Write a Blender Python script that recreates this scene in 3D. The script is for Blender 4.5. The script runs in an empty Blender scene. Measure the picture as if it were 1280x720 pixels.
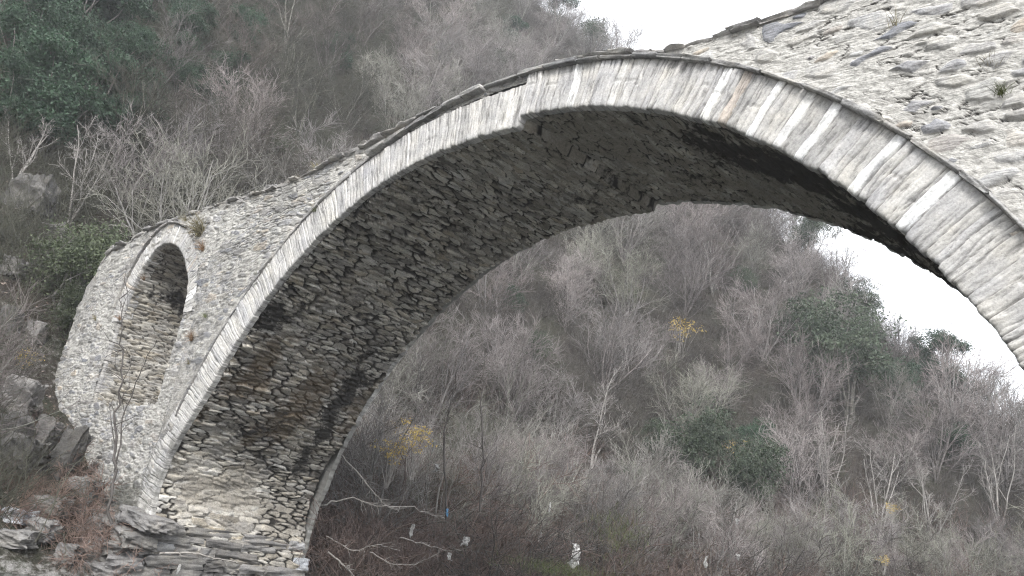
import bpy, bmesh, math, random
import numpy as np
from mathutils import Vector, Matrix

scene = bpy.context.scene
COL = scene.collection
RNG = np.random.default_rng(7)
PI = math.pi

# ------------------------------------------------------------------ camera (metres; bridge along x, near face y = 0)
FOC = 1020.0 / 1280.0 * 36.0
CAM = np.array([10.63773, -9.45562, 2.45075])
CF = np.array([-0.67882895, 0.67414928, 0.29105672])
CR = np.array([0.72911379, 0.66583685, 0.1582857])
CU = np.array([0.0870881, -0.31966238, 0.94352087])
W = 4.506                      # width of the bridge
R = 10.0                       # radius of the main arch
T = 0.877                      # depth of its ring
FCX, FCZ = 0.14, 0.082         # the far arch sits a little askew

def ray(px, py):
    return CF + (px - 640) / 1020.0 * CR - (py - 360) / 1020.0 * CU

def proj(P):
    d = np.asarray(P, float) - CAM
    w = d @ CF
    w = np.where(np.abs(w) < 1e-6, 1e-6, w)
    return 640 + 1020 * (d @ CR) / w, 360 - 1020 * (d @ CU) / w, w

# ------------------------------------------------------------------ noise
def hsh(ix, iy, seed):
    h = (ix.astype(np.int64) * 374761393 + iy.astype(np.int64) * 668265263 + seed * 1274126177) & 0xFFFFFFFF
    h = ((h ^ (h >> 13)) * 1274126177) & 0xFFFFFFFF
    h = ((h ^ (h >> 16)) * 2246822519) & 0xFFFFFFFF
    h = h ^ (h >> 15)
    return (h & 0xFFFFFF) / float(0x1000000)

def vnoise(x, y, seed=0):
    x = np.asarray(x, float); y = np.asarray(y, float)
    ix = np.floor(x); iy = np.floor(y)
    fx = x - ix; fy = y - iy
    fx = fx * fx * (3 - 2 * fx); fy = fy * fy * (3 - 2 * fy)
    a = hsh(ix, iy, seed); b = hsh(ix + 1, iy, seed); c = hsh(ix, iy + 1, seed); d = hsh(ix + 1, iy + 1, seed)
    return (a + (b - a) * fx) + ((c + (d - c) * fx) - (a + (b - a) * fx)) * fy

def fbm(x, y, octs=4, seed=0, gain=0.5):
    s = 0.0; a = 1.0; n = 0.0
    for o in range(octs):
        s = s + a * (vnoise(x * 2 ** o + 17.3 * o, y * 2 ** o - 9.1 * o, seed + o) * 2 - 1)
        n += a; a *= gain
    return s / n

def sstep(a, b, x):
    t = np.clip((x - a) / (b - a), 0, 1)
    return t * t * (3 - 2 * t)

def stones(x, y, cw, ch, seed, jit=0.75, pw=3.0, wv=0.5):
    """irregular stone cells: returns id random, second random, edge (0 joint), local offsets"""
    gx = x / cw; gy = y / ch
    iy0 = np.floor(gy)
    f1 = np.full(x.shape, 9e9); f2 = np.full(x.shape, 9e9)
    i1 = np.zeros(x.shape); i2 = np.zeros(x.shape); lx = np.zeros(x.shape); ly = np.zeros(x.shape)
    for dy in (-2, -1, 0, 1, 2):
        iy = iy0 + dy
        sh = 0.5 * (np.mod(iy, 2)) + 0.3 * hsh(iy, iy * 0 + 5, seed)
        ix0 = np.floor(gx - sh)
        for dx in (-2, -1, 0, 1, 2):
            ix = ix0 + dx
            px = ix + 0.5 + sh + jit * (hsh(ix, iy, seed + 1) - 0.5)
            py = iy + 0.5 + jit * (hsh(ix, iy, seed + 2) - 0.5)
            w = 1 - wv / 2 + wv * hsh(ix, iy, seed + 3)
            ax = gx - px; ay = gy - py
            d = (np.abs(ax) ** pw + np.abs(ay) ** pw) ** (1 / pw) / w
            new = d < f1
            f2 = np.where(new, f1, np.minimum(f2, d))
            i1 = np.where(new, hsh(ix, iy, seed + 4), i1)
            i2 = np.where(new, hsh(ix, iy, seed + 5), i2)
            lx = np.where(new, ax, lx); ly = np.where(new, ay, ly)
            f1 = np.where(new, d, f1)
    return i1, i2, f2 - f1, lx, ly

# ------------------------------------------------------------------ objects
def tag(o, label=None, cat=None, group=None, kind=None):
    if label: o['label'] = label
    if cat: o['category'] = cat
    if group: o['group'] = group
    if kind: o['kind'] = kind
    return o

def empty(name, loc, label=None, cat=None, group=None, rz=0.0, sc=1.0):
    o = bpy.data.objects.new(name, None)
    o.empty_display_size = 0.3
    o.location = loc; o.rotation_euler = (0, 0, rz); o.scale = (sc, sc, sc)
    COL.objects.link(o)
    return tag(o, label, cat, group)

def mesh_np(name, V, Q, smooth=True, attrs=None, uv=None):
    me = bpy.data.meshes.new(name)
    V = np.asarray(V, np.float32); Q = np.asarray(Q, np.int32)
    n = Q.shape[1]
    me.vertices.add(len(V)); me.vertices.foreach_set('co', V.ravel())
    me.loops.add(Q.size); me.loops.foreach_set('vertex_index', Q.ravel())
    me.polygons.add(len(Q))
    me.polygons.foreach_set('loop_start', np.arange(0, Q.size, n, dtype=np.int32))
    me.polygons.foreach_set('loop_total', np.full(len(Q), n, np.int32))
    me.polygons.foreach_set('use_smooth', np.full(len(Q), smooth, bool))
    if attrs:
        for k, a in attrs.items():
            at = me.attributes.new(k, 'FLOAT', 'POINT')
            at.data.foreach_set('value', np.asarray(a, np.float32).ravel())
    if uv is not None:
        l = me.uv_layers.new(name='UVMap')
        l.data.foreach_set('uv', np.asarray(uv, np.float32)[Q.ravel()].ravel())
    me.update(); me.validate()
    return me

def link(name, me, m, parent=None):
    o = bpy.data.objects.new(name, me)
    if m is not None:
        for mm in (m if isinstance(m, (list, tuple)) else [m]): me.materials.append(mm)
    COL.objects.link(o)
    if parent is not None: o.parent = parent
    return o

def grid_faces(nu, nv, mask=None, flip=False):
    i = np.arange(nu * nv).reshape(nu, nv)
    q = np.stack([i[:-1, :-1], i[1:, :-1], i[1:, 1:], i[:-1, 1:]], -1)
    if flip: q = q[..., ::-1]
    if mask is not None: q = q[mask]
    return q.reshape(-1, 4)

def grid_obj(name, P, m, parent=None, mask=None, flip=False, attrs=None, uv=None):
    nu, nv = P.shape[:2]
    q = grid_faces(nu, nv, mask, flip)
    V = P.reshape(-1, 3)
    used = np.zeros(len(V), bool); used[q.ravel()] = True
    re = np.cumsum(used) - 1
    q = re[q]; V = V[used]
    at = {k: np.broadcast_to(a, (nu, nv)).ravel()[used] for k, a in (attrs or {}).items()}
    u = None if uv is None else uv.reshape(-1, 2)[used]
    return link(name, mesh_np(name, V, q, True, at, u), m, parent)

class MB:
    """collects quads"""
    def __init__(s): s.v = []; s.q = []; s.n = 0; s.a = []
    def add(s, V, Q, a=0.0):
        V = np.asarray(V, float); s.v.append(V); s.q.append(np.asarray(Q) + s.n); s.n += len(V); s.a.append(np.full(len(V), a))
    def mesh(s, name, smooth=True):
        return mesh_np(name, np.concatenate(s.v), np.concatenate(s.q), smooth, {'sid': np.concatenate(s.a)})
    def build(s, name, m, parent=None, smooth=True): return link(name, s.mesh(name, smooth), m, parent)

def rough_block(c, ax, ay, az, sx, sy, sz, seed, n=5, rough=0.06, rnd=0.22, crack=0.0):
    """a stone block: rounded, uneven box of size sx*sy*sz on axes ax, ay, az"""
    V = []; Q = []; k = 0
    g = np.linspace(-1, 1, n)
    A, B = np.meshgrid(g, g, indexing='ij')
    one = np.ones_like(A)
    faces = [(one, A, B), (-one, B, A), (B, one, A), (A, -one, B), (A, B, one), (B, A, -one)]
    for f in faces:
        P = np.stack(f, -1)
        V.append(P.reshape(-1, 3))
        i = np.arange(n * n).reshape(n, n) + k
        Q.append(np.stack([i[:-1, :-1], i[1:, :-1], i[1:, 1:], i[:-1, 1:]], -1).reshape(-1, 4)); k += n * n
    V = np.concatenate(V); Q = np.concatenate(Q)
    L = np.linalg.norm(V, axis=1, keepdims=True)
    mx = np.abs(V).max(1, keepdims=True)
    V = V * (1 - rnd) + V / L * rnd * 1.25 * mx
    sz_ = np.array([sx, sy, sz]) / 2
    nz = np.stack([fbm(V[:, 0] * 1.3 + V[:, 2] * 1.7 + seed, V[:, 1] * 1.3 - V[:, 2] * 0.9, 3, seed + j) for j in range(3)], -1)
    lo = np.stack([vnoise(V[:, 0] * .8 + seed * 3.1, V[:, 1] * .8 + V[:, 2], seed + 9 + j) - .5 for j in range(3)], -1)
    V = V + nz * rough * 2.2 + lo * rough * 3
    if crack:
        q1 = fbm(V[:, 0] * 1.1 + V[:, 2] * .4 + seed, V[:, 1] * 1.1 + V[:, 2] * 1.9, 3, seed + 31)
        q2 = fbm(V[:, 0] * 3 + seed, V[:, 1] * 3 + V[:, 2] * 5, 4, seed + 32)
        V = V * (1 - crack * np.clip(1 - np.abs(q1) * 9, 0, 1) + crack * .9 * q2)[:, None]
    V = V * sz_
    M = np.array([ax, ay, az], float)
    return V @ M + np.asarray(c, float), Q

# ------------------------------------------------------------------ node helpers
def new_mat(name):
    m = bpy.data.materials.new(name); m.use_nodes = True
    nt = m.node_tree; b = nt.nodes['Principled BSDF']
    b.inputs['Roughness'].default_value = 0.9
    b.inputs['Specular IOR Level'].default_value = 0.25
    return m, nt, b

def N(nt, t, **k):
    n = nt.nodes.new(t)
    for a, v in k.items():
        if a in n.inputs.keys() and not hasattr(n, a): n.inputs[a].default_value = v
        else: setattr(n, a, v)
    return n

def noise(nt, vec, scale, detail=5, rough=0.6, w=None):
    n = nt.nodes.new('ShaderNodeTexNoise')
    n.inputs['Scale'].default_value = scale; n.inputs['Detail'].default_value = detail; n.inputs['Roughness'].default_value = rough
    if vec is not None: nt.links.new(vec, n.inputs['Vector'])
    return n.outputs['Fac']

def ramp(nt, fac, stops, interp='LINEAR'):
    r = nt.nodes.new('ShaderNodeValToRGB'); cr = r.color_ramp; cr.interpolation = interp
    while len(cr.elements) < len(stops): cr.elements.new(0.5)
    for e, (p, c) in zip(cr.elements, stops):
        e.position = p; e.color = (*c, 1) if len(c) == 3 else c
    nt.links.new(fac, r.inputs['Fac'])
    return r.outputs['Color']

def gr(v): return (v, v, v)

def mix(nt, fac, a, b, mode='MIX'):
    n = nt.nodes.new('ShaderNodeMix'); n.data_type = 'RGBA'; n.blend_type = mode
    for s, v in ((n.inputs[0], fac), (n.inputs[6], a), (n.inputs[7], b)):
        if isinstance(v, (int, float)): s.default_value = v
        elif isinstance(v, tuple): s.default_value = (*v, 1)
        else: nt.links.new(v, s)
    return n.outputs[2]

def math_(nt, op, a, b=None, clamp=False):
    n = nt.nodes.new('ShaderNodeMath'); n.operation = op; n.use_clamp = clamp
    for s, v in ((n.inputs[0], a), (n.inputs[1], b)):
        if v is None: continue
        if isinstance(v, (int, float)): s.default_value = v
        else: nt.links.new(v, s)
    return n.outputs[0]

def mapr(nt, v, a, b, c=0.0, d=1.0):
    n = nt.nodes.new('ShaderNodeMapRange'); n.interpolation_type = 'SMOOTHSTEP'
    nt.links.new(v, n.inputs[0])
    for i, x in enumerate((a, b, c, d)): n.inputs[i + 1].default_value = x
    return n.outputs[0]

def attr(nt, name):
    n = nt.nodes.new('ShaderNodeAttribute'); n.attribute_name = name
    return n.outputs['Fac']

def objco(nt): return nt.nodes.new('ShaderNodeTexCoord').outputs['Object']

def scaled(nt, vec, s, rot=(0, 0, 0)):
    m = nt.nodes.new('ShaderNodeMapping'); m.inputs['Scale'].default_value = s; m.inputs['Rotation'].default_value = rot
    nt.links.new(vec, m.inputs['Vector']); return m.outputs[0]

def bump(nt, b, h, strength, dist):
    n = nt.nodes.new('ShaderNodeBump'); n.inputs['Strength'].default_value = strength; n.inputs['Distance'].default_value = dist
    nt.links.new(h, n.inputs['Height']); nt.links.new(n.outputs[0], b.inputs['Normal'])

def stone_material(name, stops, mortar, fo_scale, joint=(0.03, 0.12), stains=(), grain=0.45, fine=0.02, jointcol=None):
    """per-stone colour from 'sid', mortar where 'edge' is low, foliation grain, stains and painted light falloff from attributes"""
    m, nt, b = new_mat(name)
    co = objco(nt)
    sid = attr(nt, 'sid'); edge = attr(nt, 'edge'); mo = attr(nt, 'mortar')
    c = ramp(nt, sid, stops)
    fo = noise(nt, scaled(nt, co, fo_scale), 1.0, 6, 0.65)
    blot = noise(nt, co, 2.3, 6, 0.65)
    fn = noise(nt, co, 26, 5, 0.7)
    g = ramp(nt, fo, [(0.3, gr(1 - grain)), (0.5, gr(1.0)), (0.72, gr(1 + grain * 0.5))])
    c = mix(nt, 1.0, c, g, 'MULTIPLY')
    g2 = ramp(nt, blot, [(0.3, (0.72, 0.73, 0.76)), (0.5, gr(1.0)), (0.7, (1.2, 1.17, 1.1))])
    c = mix(nt, 1.0, c, g2, 'MULTIPLY')
    g3 = ramp(nt, fn, [(0.32, gr(0.68)), (0.5, gr(1.0)), (0.7, gr(1.22))])
    mcol = mix(nt, 0.8, mortar, ramp(nt, noise(nt, co, 9, 7, 0.75), [(0.3, gr(0.55)), (0.5, gr(1.0)), (0.72, gr(1.25))]), 'MULTIPLY')
    c = mix(nt, mapr(nt, mo, 0.35, 0.65), c, mcol)
    c = mix(nt, 1.0, c, g3, 'MULTIPLY')
    if jointcol is not None:
        c = mix(nt, mapr(nt, edge, joint[0], joint[1], 1.0, 0.0), c, jointcol)
    for (att, col, lo, hi, amt, sc) in stains:
        s = math_(nt, 'ADD', attr(nt, att), math_(nt, 'MULTIPLY', math_(nt, 'SUBTRACT', noise(nt, co, sc, 6, 0.7), 0.5), 1.3))
        s = math_(nt, 'MULTIPLY', mapr(nt, s, lo, hi), amt)
        c = mix(nt, s, c, mix(nt, 1.0, col, g3, 'MULTIPLY'))
    nt.links.new(c, b.inputs['Base Color'])
    h = math_(nt, 'ADD', math_(nt, 'MULTIPLY', fo, 1.0), math_(nt, 'MULTIPLY', fn, 0.45))
    bump(nt, b, h, 0.8, fine)
    return m

M = {}
M['rubble'] = stone_material('rubble_masonry',
    [(0.0, (.28, .275, .27)), (.16, (.40, .39, .375)), (.3, (.47, .46, .44)), (.42, (.34, .34, .35)), (.5, (.22, .23, .255)), (.56, (.45, .445, .425)),
     (.68, (.40, .39, .37)), (.76, (.53, .525, .505)), (.86, (.37, .37, .38)), (.95, (.48, .43, .37)), (1.0, (.55, .54, .52))],
    (.475, .465, .44), (3, 3, 26), joint=(.01, .09), jointcol=(.085, .082, .077), stains=[('glare_falloff', (.15, .148, .138), .40, .95, .72, 1.8), ('stain', (.10, .10, .085), .55, .95, .75, 3.0)], fine=.03)  # first tint darkens the wall leftwards, a painted falloff of glare
M['quoin'] = stone_material('jamb_stone', [(0, (.26, .255, .245)), (.4, (.38, .37, .355)), (.7, (.32, .315, .31)), (1, (.44, .43, .415))], (.4, .39, .37), (3, 3, 26), joint=(.1, .9), jointcol=(.11, .105, .10), stains=[('stain', (.13, .13, .12), .35, .95, .7, 2.5)], fine=.03)
def voussoir_material():
    """schist slabs: colour per slab, foliation running along the slab, thin joints"""
    m, nt, b = new_mat('voussoir_stone')
    co = objco(nt)
    c = ramp(nt, attr(nt, 'sid'), [(0.0, (.36, .355, .345)), (.2, (.48, .47, .45)), (.4, (.41, .405, .40)), (.6, (.52, .51, .49)), (.75, (.45, .445, .445)), (.84, (.55, .54, .52)), (.87, (.74, .74, .73)), (.965, (.80, .80, .79)), (.98, (.50, .45, .40)), (1.0, (.50, .45, .40))])
    fo = attr(nt, 'fol')
    c = mix(nt, 1.0, c, ramp(nt, fo, [(.22, gr(.55)), (.38, gr(.92)), (.55, gr(1.0)), (.75, gr(1.14))]), 'MULTIPLY')
    c = mix(nt, 1.0, c, ramp(nt, noise(nt, co, 2.0, 6, .65), [(.3, (.78, .79, .82)), (.5, gr(1.0)), (.7, (1.15, 1.13, 1.08))]), 'MULTIPLY')
    fn = noise(nt, co, 30, 6, .75)
    c = mix(nt, 1.0, c, ramp(nt, fn, [(.32, gr(.66)), (.5, gr(1.0)), (.7, gr(1.2))]), 'MULTIPLY')
    c = mix(nt, mapr(nt, attr(nt, 'edge'), 0, 1, .85, 0.0), c, (.15, .145, .135))
    st = math_(nt, 'ADD', attr(nt, 'stain'), math_(nt, 'MULTIPLY', math_(nt, 'SUBTRACT', noise(nt, co, 3, 6, .7), .5), 1.3))
    c = mix(nt, mapr(nt, st, .55, .95, 0, .75), c, (.14, .14, .13))
    nt.links.new(c, b.inputs['Base Color'])
    bump(nt, b, fn, .7, .012)
    return m
M['voussoir'] = voussoir_material()
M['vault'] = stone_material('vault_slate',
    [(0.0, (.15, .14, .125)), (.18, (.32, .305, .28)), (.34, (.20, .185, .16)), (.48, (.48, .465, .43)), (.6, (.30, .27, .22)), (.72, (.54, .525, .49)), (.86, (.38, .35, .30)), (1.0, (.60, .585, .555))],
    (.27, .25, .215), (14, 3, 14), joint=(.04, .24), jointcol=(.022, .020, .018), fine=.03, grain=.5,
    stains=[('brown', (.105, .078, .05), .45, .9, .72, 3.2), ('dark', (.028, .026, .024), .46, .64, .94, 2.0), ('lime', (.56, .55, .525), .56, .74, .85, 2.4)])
M['slab'] = stone_material('slab_stone',
    [(0.0, (.22, .215, .21)), (.35, (.34, .33, .315)), (.6, (.27, .265, .26)), (.8, (.42, .41, .39)), (1.0, (.31, .30, .30))],
    (.3, .3, .29), (3, 3, 18), fine=.02)
M['drip'] = stone_material('drip_slate',
    [(0.0, (.19, .187, .185)), (.35, (.30, .295, .285)), (.6, (.23, .23, .23)), (.8, (.38, .375, .365)), (1.0, (.27, .265, .26))],
    (.3, .3, .29), (3, 3, 18), fine=.02)
M['plinth'] = stone_material('plinth_stone',
    [(0.0, (.13, .125, .12)), (.35, (.22, .215, .21)), (.6, (.17, .165, .155)), (.8, (.26, .255, .25)), (.94, (.40, .42, .46)), (1.0, (.45, .47, .50))],
    (.3, .3, .29), (3, 3, 16), fine=.025)
M['rock'] = stone_material('bank_rock',
    [(0.0, (.085, .082, .078)), (.5, (.14, .136, .13)), (1.0, (.19, .182, .175))],
    (.3, .3, .29), (2, 2, 7), fine=.04)

def simple_mat(name, c0, c1, scale=8, rough=0.9, var=0.35, trans=0.0, hue=None):
    m, nt, b = new_mat(name)
    co = objco(nt)
    c = ramp(nt, noise(nt, co, scale, 4, 0.6), [(0.35, c0), (0.65, c1)])
    r = nt.nodes.new('ShaderNodeObjectInfo').outputs['Random']
    c = mix(nt, 1.0, c, ramp(nt, r, [(0, gr(1 - var)), (.5, gr(1.0)), (1, gr(1 + var))]), 'MULTIPLY')
    if hue:
        r2 = math_(nt, 'FRACT', math_(nt, 'MULTIPLY', r, 17.0))
        c = mix(nt, 1.0, c, ramp(nt, r2, [(0, hue[0]), (.5, gr(1.0)), (1, hue[1])]), 'MULTIPLY')
    nt.links.new(c, b.inputs['Base Color']); b.inputs['Roughness'].default_value = rough
    if trans:
        b.inputs['Transmission Weight'].default_value = 0
        t = nt.nodes.new('ShaderNodeBsdfTranslucent'); nt.links.new(c, t.inputs['Color'])
        ms = nt.nodes.new('ShaderNodeMixShader'); ms.inputs[0].default_value = trans
        nt.links.new(b.outputs[0], ms.inputs[1]); nt.links.new(t.outputs[0], ms.inputs[2])
        nt.links.new(ms.outputs[0], nt.nodes['Material Output'].inputs['Surface'])
    return m

TW = ((1.05, .98, .96), (.95, 1.02, .86))
M['moss'] = stone_material('mossy_ground', [(0, (.06, .072, .03)), (.5, (.085, .10, .04)), (1, (.10, .105, .055))], (.1, .1, .06), (5, 5, 5), fine=.05, stains=[('nil', (.13, .12, .09), .45, .6, .8, 4.0)])
M['bark_grey'] = simple_mat('grey_bark', (.14, .135, .13), (.25, .24, .235), 6, hue=TW)
M['twig_grey'] = simple_mat('grey_twigs', (.16, .149, .146), (.285, .270, .264), 1.2, hue=TW)
M['bark_brown'] = simple_mat('brown_grey_bark', (.09, .085, .08), (.20, .19, .18), 6, hue=TW)
M['twig_brown'] = simple_mat('brown_grey_twigs', (.062, .058, .052), (.125, .118, .108), 1.2, hue=TW)
M['bark_pale'] = simple_mat('pale_bark', (.22, .21, .195), (.36, .345, .325), 5, var=.2)
M['twig_pale'] = simple_mat('pale_twigs', (.20, .19, .18), (.30, .285, .27), 1.5, var=.2)
M['twig_under'] = simple_mat('undergrowth_twigs', (.055, .050, .045), (.115, .106, .095), .7)
M['twig_low'] = simple_mat('brown_undergrowth_twigs', (.09, .067, .059), (.168, .130, .117), .7)
M['twig_red'] = simple_mat('reddish_twigs', (.088, .065, .057), (.17, .132, .118), 1.5, var=.25, hue=TW)
M['twig_dark'] = simple_mat('dark_twigs', (.06, .055, .05), (.11, .1, .095), 2.0, var=.2)
M['leaf_dark'] = simple_mat('dark_evergreen_leaves', (.026, .05, .033), (.06, .105, .062), 1.6, .6, .15, .15)
M['leaf_olive'] = simple_mat('olive_leaves', (.05, .065, .038), (.10, .12, .07), 1.6, .65, .25, .15)
M['leaf_grey'] = simple_mat('grey_green_leaves', (.042, .06, .042), (.095, .118, .08), 1.2, .7, .12, .15)
M['leaf_yellow'] = simple_mat('yellow_leaves', (.42, .30, .09), (.60, .47, .17), 3, .6, .15, .3)
M['leaf_brown'] = simple_mat('dead_leaves', (.16, .10, .06), (.27, .18, .11), 3, .8, .2, .1)
M['leaf_litter'] = simple_mat('fallen_leaves', (.13, .10, .085), (.30, .25, .22), .9, .8, .1)
M['grass_dry'] = simple_mat('dry_grass', (.18, .16, .10), (.30, .27, .17), 3, .8, .2, .15)
M['grass_green'] = simple_mat('green_grass', (.07, .09, .035), (.13, .15, .06), 3, .8, .2, .15)
M['plastic_white'] = simple_mat('white_plastic', (.22, .22, .212), (.38, .38, .37), 5, .6, .3, .2)
M['plastic_clean'] = simple_mat('clean_white_plastic', (.55, .55, .54), (.7, .7, .69), 5, .5, .05, .2)
M['plastic_blue'] = simple_mat('blue_plastic', (.10, .25, .42), (.16, .34, .55), 5, .4, .05, .2)
M['driftwood'] = simple_mat('bleached_driftwood', (.16, .148, .135), (.30, .285, .265), 6, .85, .12)

def terrain_material():
    m, nt, b = new_mat('hillside_soil')
    co = objco(nt)
    n1 = noise(nt, co, .35, 6, .65); n2 = noise(nt, co, 5, 6, .7); n3 = noise(nt, co, 28, 4, .7)
    c = ramp(nt, n1, [(.3, (.035, .031, .027)), (.45, (.06, .05, .042)), (.55, (.04, .044, .028)), (.7, (.075, .062, .05))])
    c = mix(nt, 1.0, c, ramp(nt, n2, [(.3, gr(.55)), (.5, gr(1.0)), (.7, gr(1.5))]), 'MULTIPLY')
    c = mix(nt, 1.0, c, ramp(nt, n3, [(.3, gr(.6)), (.5, gr(1.0)), (.7, gr(1.5))]), 'MULTIPLY')
    ro = mapr(nt, math_(nt, 'ADD', attr(nt, 'rocky'), math_(nt, 'MULTIPLY', math_(nt, 'SUBTRACT', n2, .5), 1.2)), .4, .7)
    c = mix(nt, ro, c, ramp(nt, n3, [(.3, (.18, .177, .172)), (.5, (.29, .283, .27)), (.7, (.40, .39, .375))]))
    nt.links.new(c, b.inputs['Base Color'])
    bump(nt, b, math_(nt, 'ADD', n2, math_(nt, 'MULTIPLY', n3, .4)), 1.0, .12)
    return m
M['soil'] = terrain_material()

def water_material():
    m, nt, b = new_mat('river_water')
    co = objco(nt)
    b.inputs['Base Color'].default_value = (.035, .04, .035, 1)
    b.inputs['Roughness'].default_value = .08; b.inputs['Specular IOR Level'].default_value = .5
    bump(nt, b, noise(nt, scaled(nt, co, (1, .6, 1)), 2.2, 4, .5), .25, .08)
    return m
M['water'] = water_material()

# ------------------------------------------------------------------ world, sun, camera
w = bpy.data.worlds.new('World'); scene.world = w; w.use_nodes = True
nt = w.node_tree; bg = nt.nodes['Background']
SUN_EL, SUN_AZ = math.radians(40), math.radians(138)     # azimuth measured from +y towards +x
sky = nt.nodes.new('ShaderNodeTexSky'); sky.sky_type = 'NISHITA'; sky.sun_disc = False
sky.sun_elevation = SUN_EL; sky.sun_rotation = SUN_AZ
sky.air_density = 1.0; sky.dust_density = 3.0; sky.ozone_density = 1.0
hsv = nt.nodes.new('ShaderNodeHueSaturation'); hsv.inputs['Saturation'].default_value = .18; hsv.inputs['Value'].default_value = 1.0
nt.links.new(sky.outputs[0], hsv.inputs['Color'])
cl = mix(nt, .6, hsv.outputs[0], (9.0, 9.2, 9.6))            # a bright even overcast veil over the clear sky
nt.links.new(cl, bg.inputs['Color']); bg.inputs['Strength'].default_value = .12
sl = bpy.data.lights.new('Sun', 'SUN'); sl.energy = 1.5; sl.angle = math.radians(14); sl.color = (1.0, .97, .93)
so = bpy.data.objects.new('sun', sl); COL.objects.link(so)
sd = Vector((math.sin(SUN_AZ) * math.cos(SUN_EL), math.cos(SUN_AZ) * math.cos(SUN_EL), math.sin(SUN_EL)))
so.rotation_euler = (-sd).to_track_quat('-Z', 'Y').to_euler(); so.location = (20, -20, 40)

cd = bpy.data.cameras.new('Camera'); cd.sensor_width = 36; cd.lens = FOC; cd.clip_end = 6000; cd.clip_start = .05
co_ = bpy.data.objects.new('camera', cd); COL.objects.link(co_)
mw = Matrix.Identity(4)
for i in range(3):
    mw[i][0] = CR[i]; mw[i][1] = CU[i]; mw[i][2] = -CF[i]; mw[i][3] = CAM[i]
co_.matrix_world = mw
scene.camera = co_
scene.view_settings.view_transform = 'Standard'; scene.view_settings.look = 'None'
scene.view_settings.exposure = 1.45; scene.view_settings.gamma = 1; scene.view_settings.use_curve_mapping = False
scene.cycles.use_denoising = True
scene.cycles.denoising_prefilter = 'NONE'
scene.cycles.filter_width = 1.2
scene.cycles.max_bounces = 5; scene.cycles.diffuse_bounces = 3; scene.cycles.glossy_bounces = 2
scene.cycles.transmission_bounces = 2; scene.cycles.transparent_max_bounces = 4; scene.cycles.volume_bounces = 0
scene.cycles.use_adaptive_sampling = True; scene.cycles.adaptive_threshold = .03

# ------------------------------------------------------------------ terrain
LF = np.array([(-4, -400), (-8, -90), (-10.5, -30), (-11.5, -10), (-10.4, 0), (-9.6, 4.5), (-9.0, 10), (-7, 20), (-2, 32), (8, 47), (25, 64), (60, 88), (400, 200)], float)
RF = np.array([(9, -400), (7, -90), (8, -25), (8.6, -8), (8.8, 5), (12, 15), (22, 28), (42, 42), (90, 66), (420, 160)], float)

def sdist(x, y, L):
    best = np.full(x.shape, 1e18); sg = np.zeros(x.shape)
    for a, b in zip(L[:-1], L[1:]):
        d = b - a; l2 = d @ d
        t = np.clip(((x - a[0]) * d[0] + (y - a[1]) * d[1]) / l2, 0, 1)
        qx = x - a[0] - t * d[0]; qy = y - a[1] - t * d[1]
        q = qx * qx + qy * qy
        c = d[0] * qy - d[1] * qx
        n = q < best
        sg = np.where(n, np.sign(c), sg); best = np.where(n, q, best)
    return np.sqrt(best) * sg                # positive on the left of the line

PD = np.array([-40, -3, -.8, 0, 1.5, 4, 7, 9.2, 11, 13.2, 16, 22, 40, 90, 160, 400])
PZ = np.array([-.7, -.7, -.3, .25, 1.0, 1.9, 2.9, 4.2, 6.6, 9.2, 12.2, 18.5, 41, 101, 104, 104])
SKY = [(-400, -1100), (0, -620), (300, -360), (500, -190), (640, -55), (700, 5), (775, 70), (880, 160), (960, 232), (1000, 268), (1055, 335), (1105, 398), (1150, 415), (1200, 452), (1250, 490), (1280, 508), (1400, 585), (1700, 700)]
sk = np.array([ray(*q) for q in SKY])
SAZ = np.arctan2(sk[:, 0], sk[:, 1]); STAN = sk[:, 2] / np.hypot(sk[:, 0], sk[:, 1])
# per direction from the camera: where the slope meets the skyline
AZT = np.linspace(SAZ.min(), SAZ.max(), 400)
TT = np.interp(AZT, SAZ, STAN)
DD = np.linspace(25, 320, 900)
def left_raw(x, y):
    d = sdist(x, y, LF)
    return np.interp(d, PD, PZ), d
_z = left_raw(CAM[0] + np.sin(AZT)[:, None] * DD, CAM[1] + np.cos(AZT)[:, None] * DD)[0]
OFF = np.interp(AZT, [-.75, -.45, -.3], [3.0, 3.2, 2.2])
_hit = _z > CAM[2] + DD[None] * TT[:, None] - OFF[:, None]
DRI = np.where(_hit.any(1), DD[_hit.argmax(1)], 320.0)
DRI = np.minimum(DRI, 150)
k = np.ones(15) / 15
DRI = np.convolve(np.pad(DRI, 7, mode='edge'), k, 'valid')
ZRI = CAM[2] + DRI * TT - OFF

def terrain(x, y):
    x = np.asarray(x, float); y = np.asarray(y, float)
    zl, d = left_raw(x, y)
    az = np.arctan2(x - CAM[0], y - CAM[1]); D = np.hypot(x - CAM[0], y - CAM[1])
    dr = np.interp(az, AZT, DRI); zr = np.interp(az, AZT, ZRI)
    cap = zr - .12 * np.maximum(D - dr, 0) + .15 * np.maximum(dr - D, 0)
    zl = np.where(d > 14, np.minimum(zl, np.maximum(cap, 8.0)), zl)
    rough = sstep(0, 12, d)
    zl = zl + rough * (fbm(x * .11, y * .11, 4, 3) * 1.5 + fbm(x * .7, y * .7, 3, 8) * .25) + sstep(-.5, 1, d) * fbm(x * 1.3, y * 1.3, 3, 5) * .22
    zl = zl + 1.0 * np.exp(-((x + 17.5) / 4.0) ** 2 - ((y + 2.2) / 2.6) ** 2)
    er = -sdist(x, y, RF)
    zrt = np.interp(er, [-30, -1, 0, 1.2, 6, 14, 40, 120, 400], [-.7, -.5, .15, .7, 1.0, 2.2, 10, 30, 45]) + sstep(-.5, 1, er) * fbm(x * .9, y * .9, 3, 15) * .18
    return np.maximum(zl, zrt)

NA, NR = 900, 230
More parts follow.
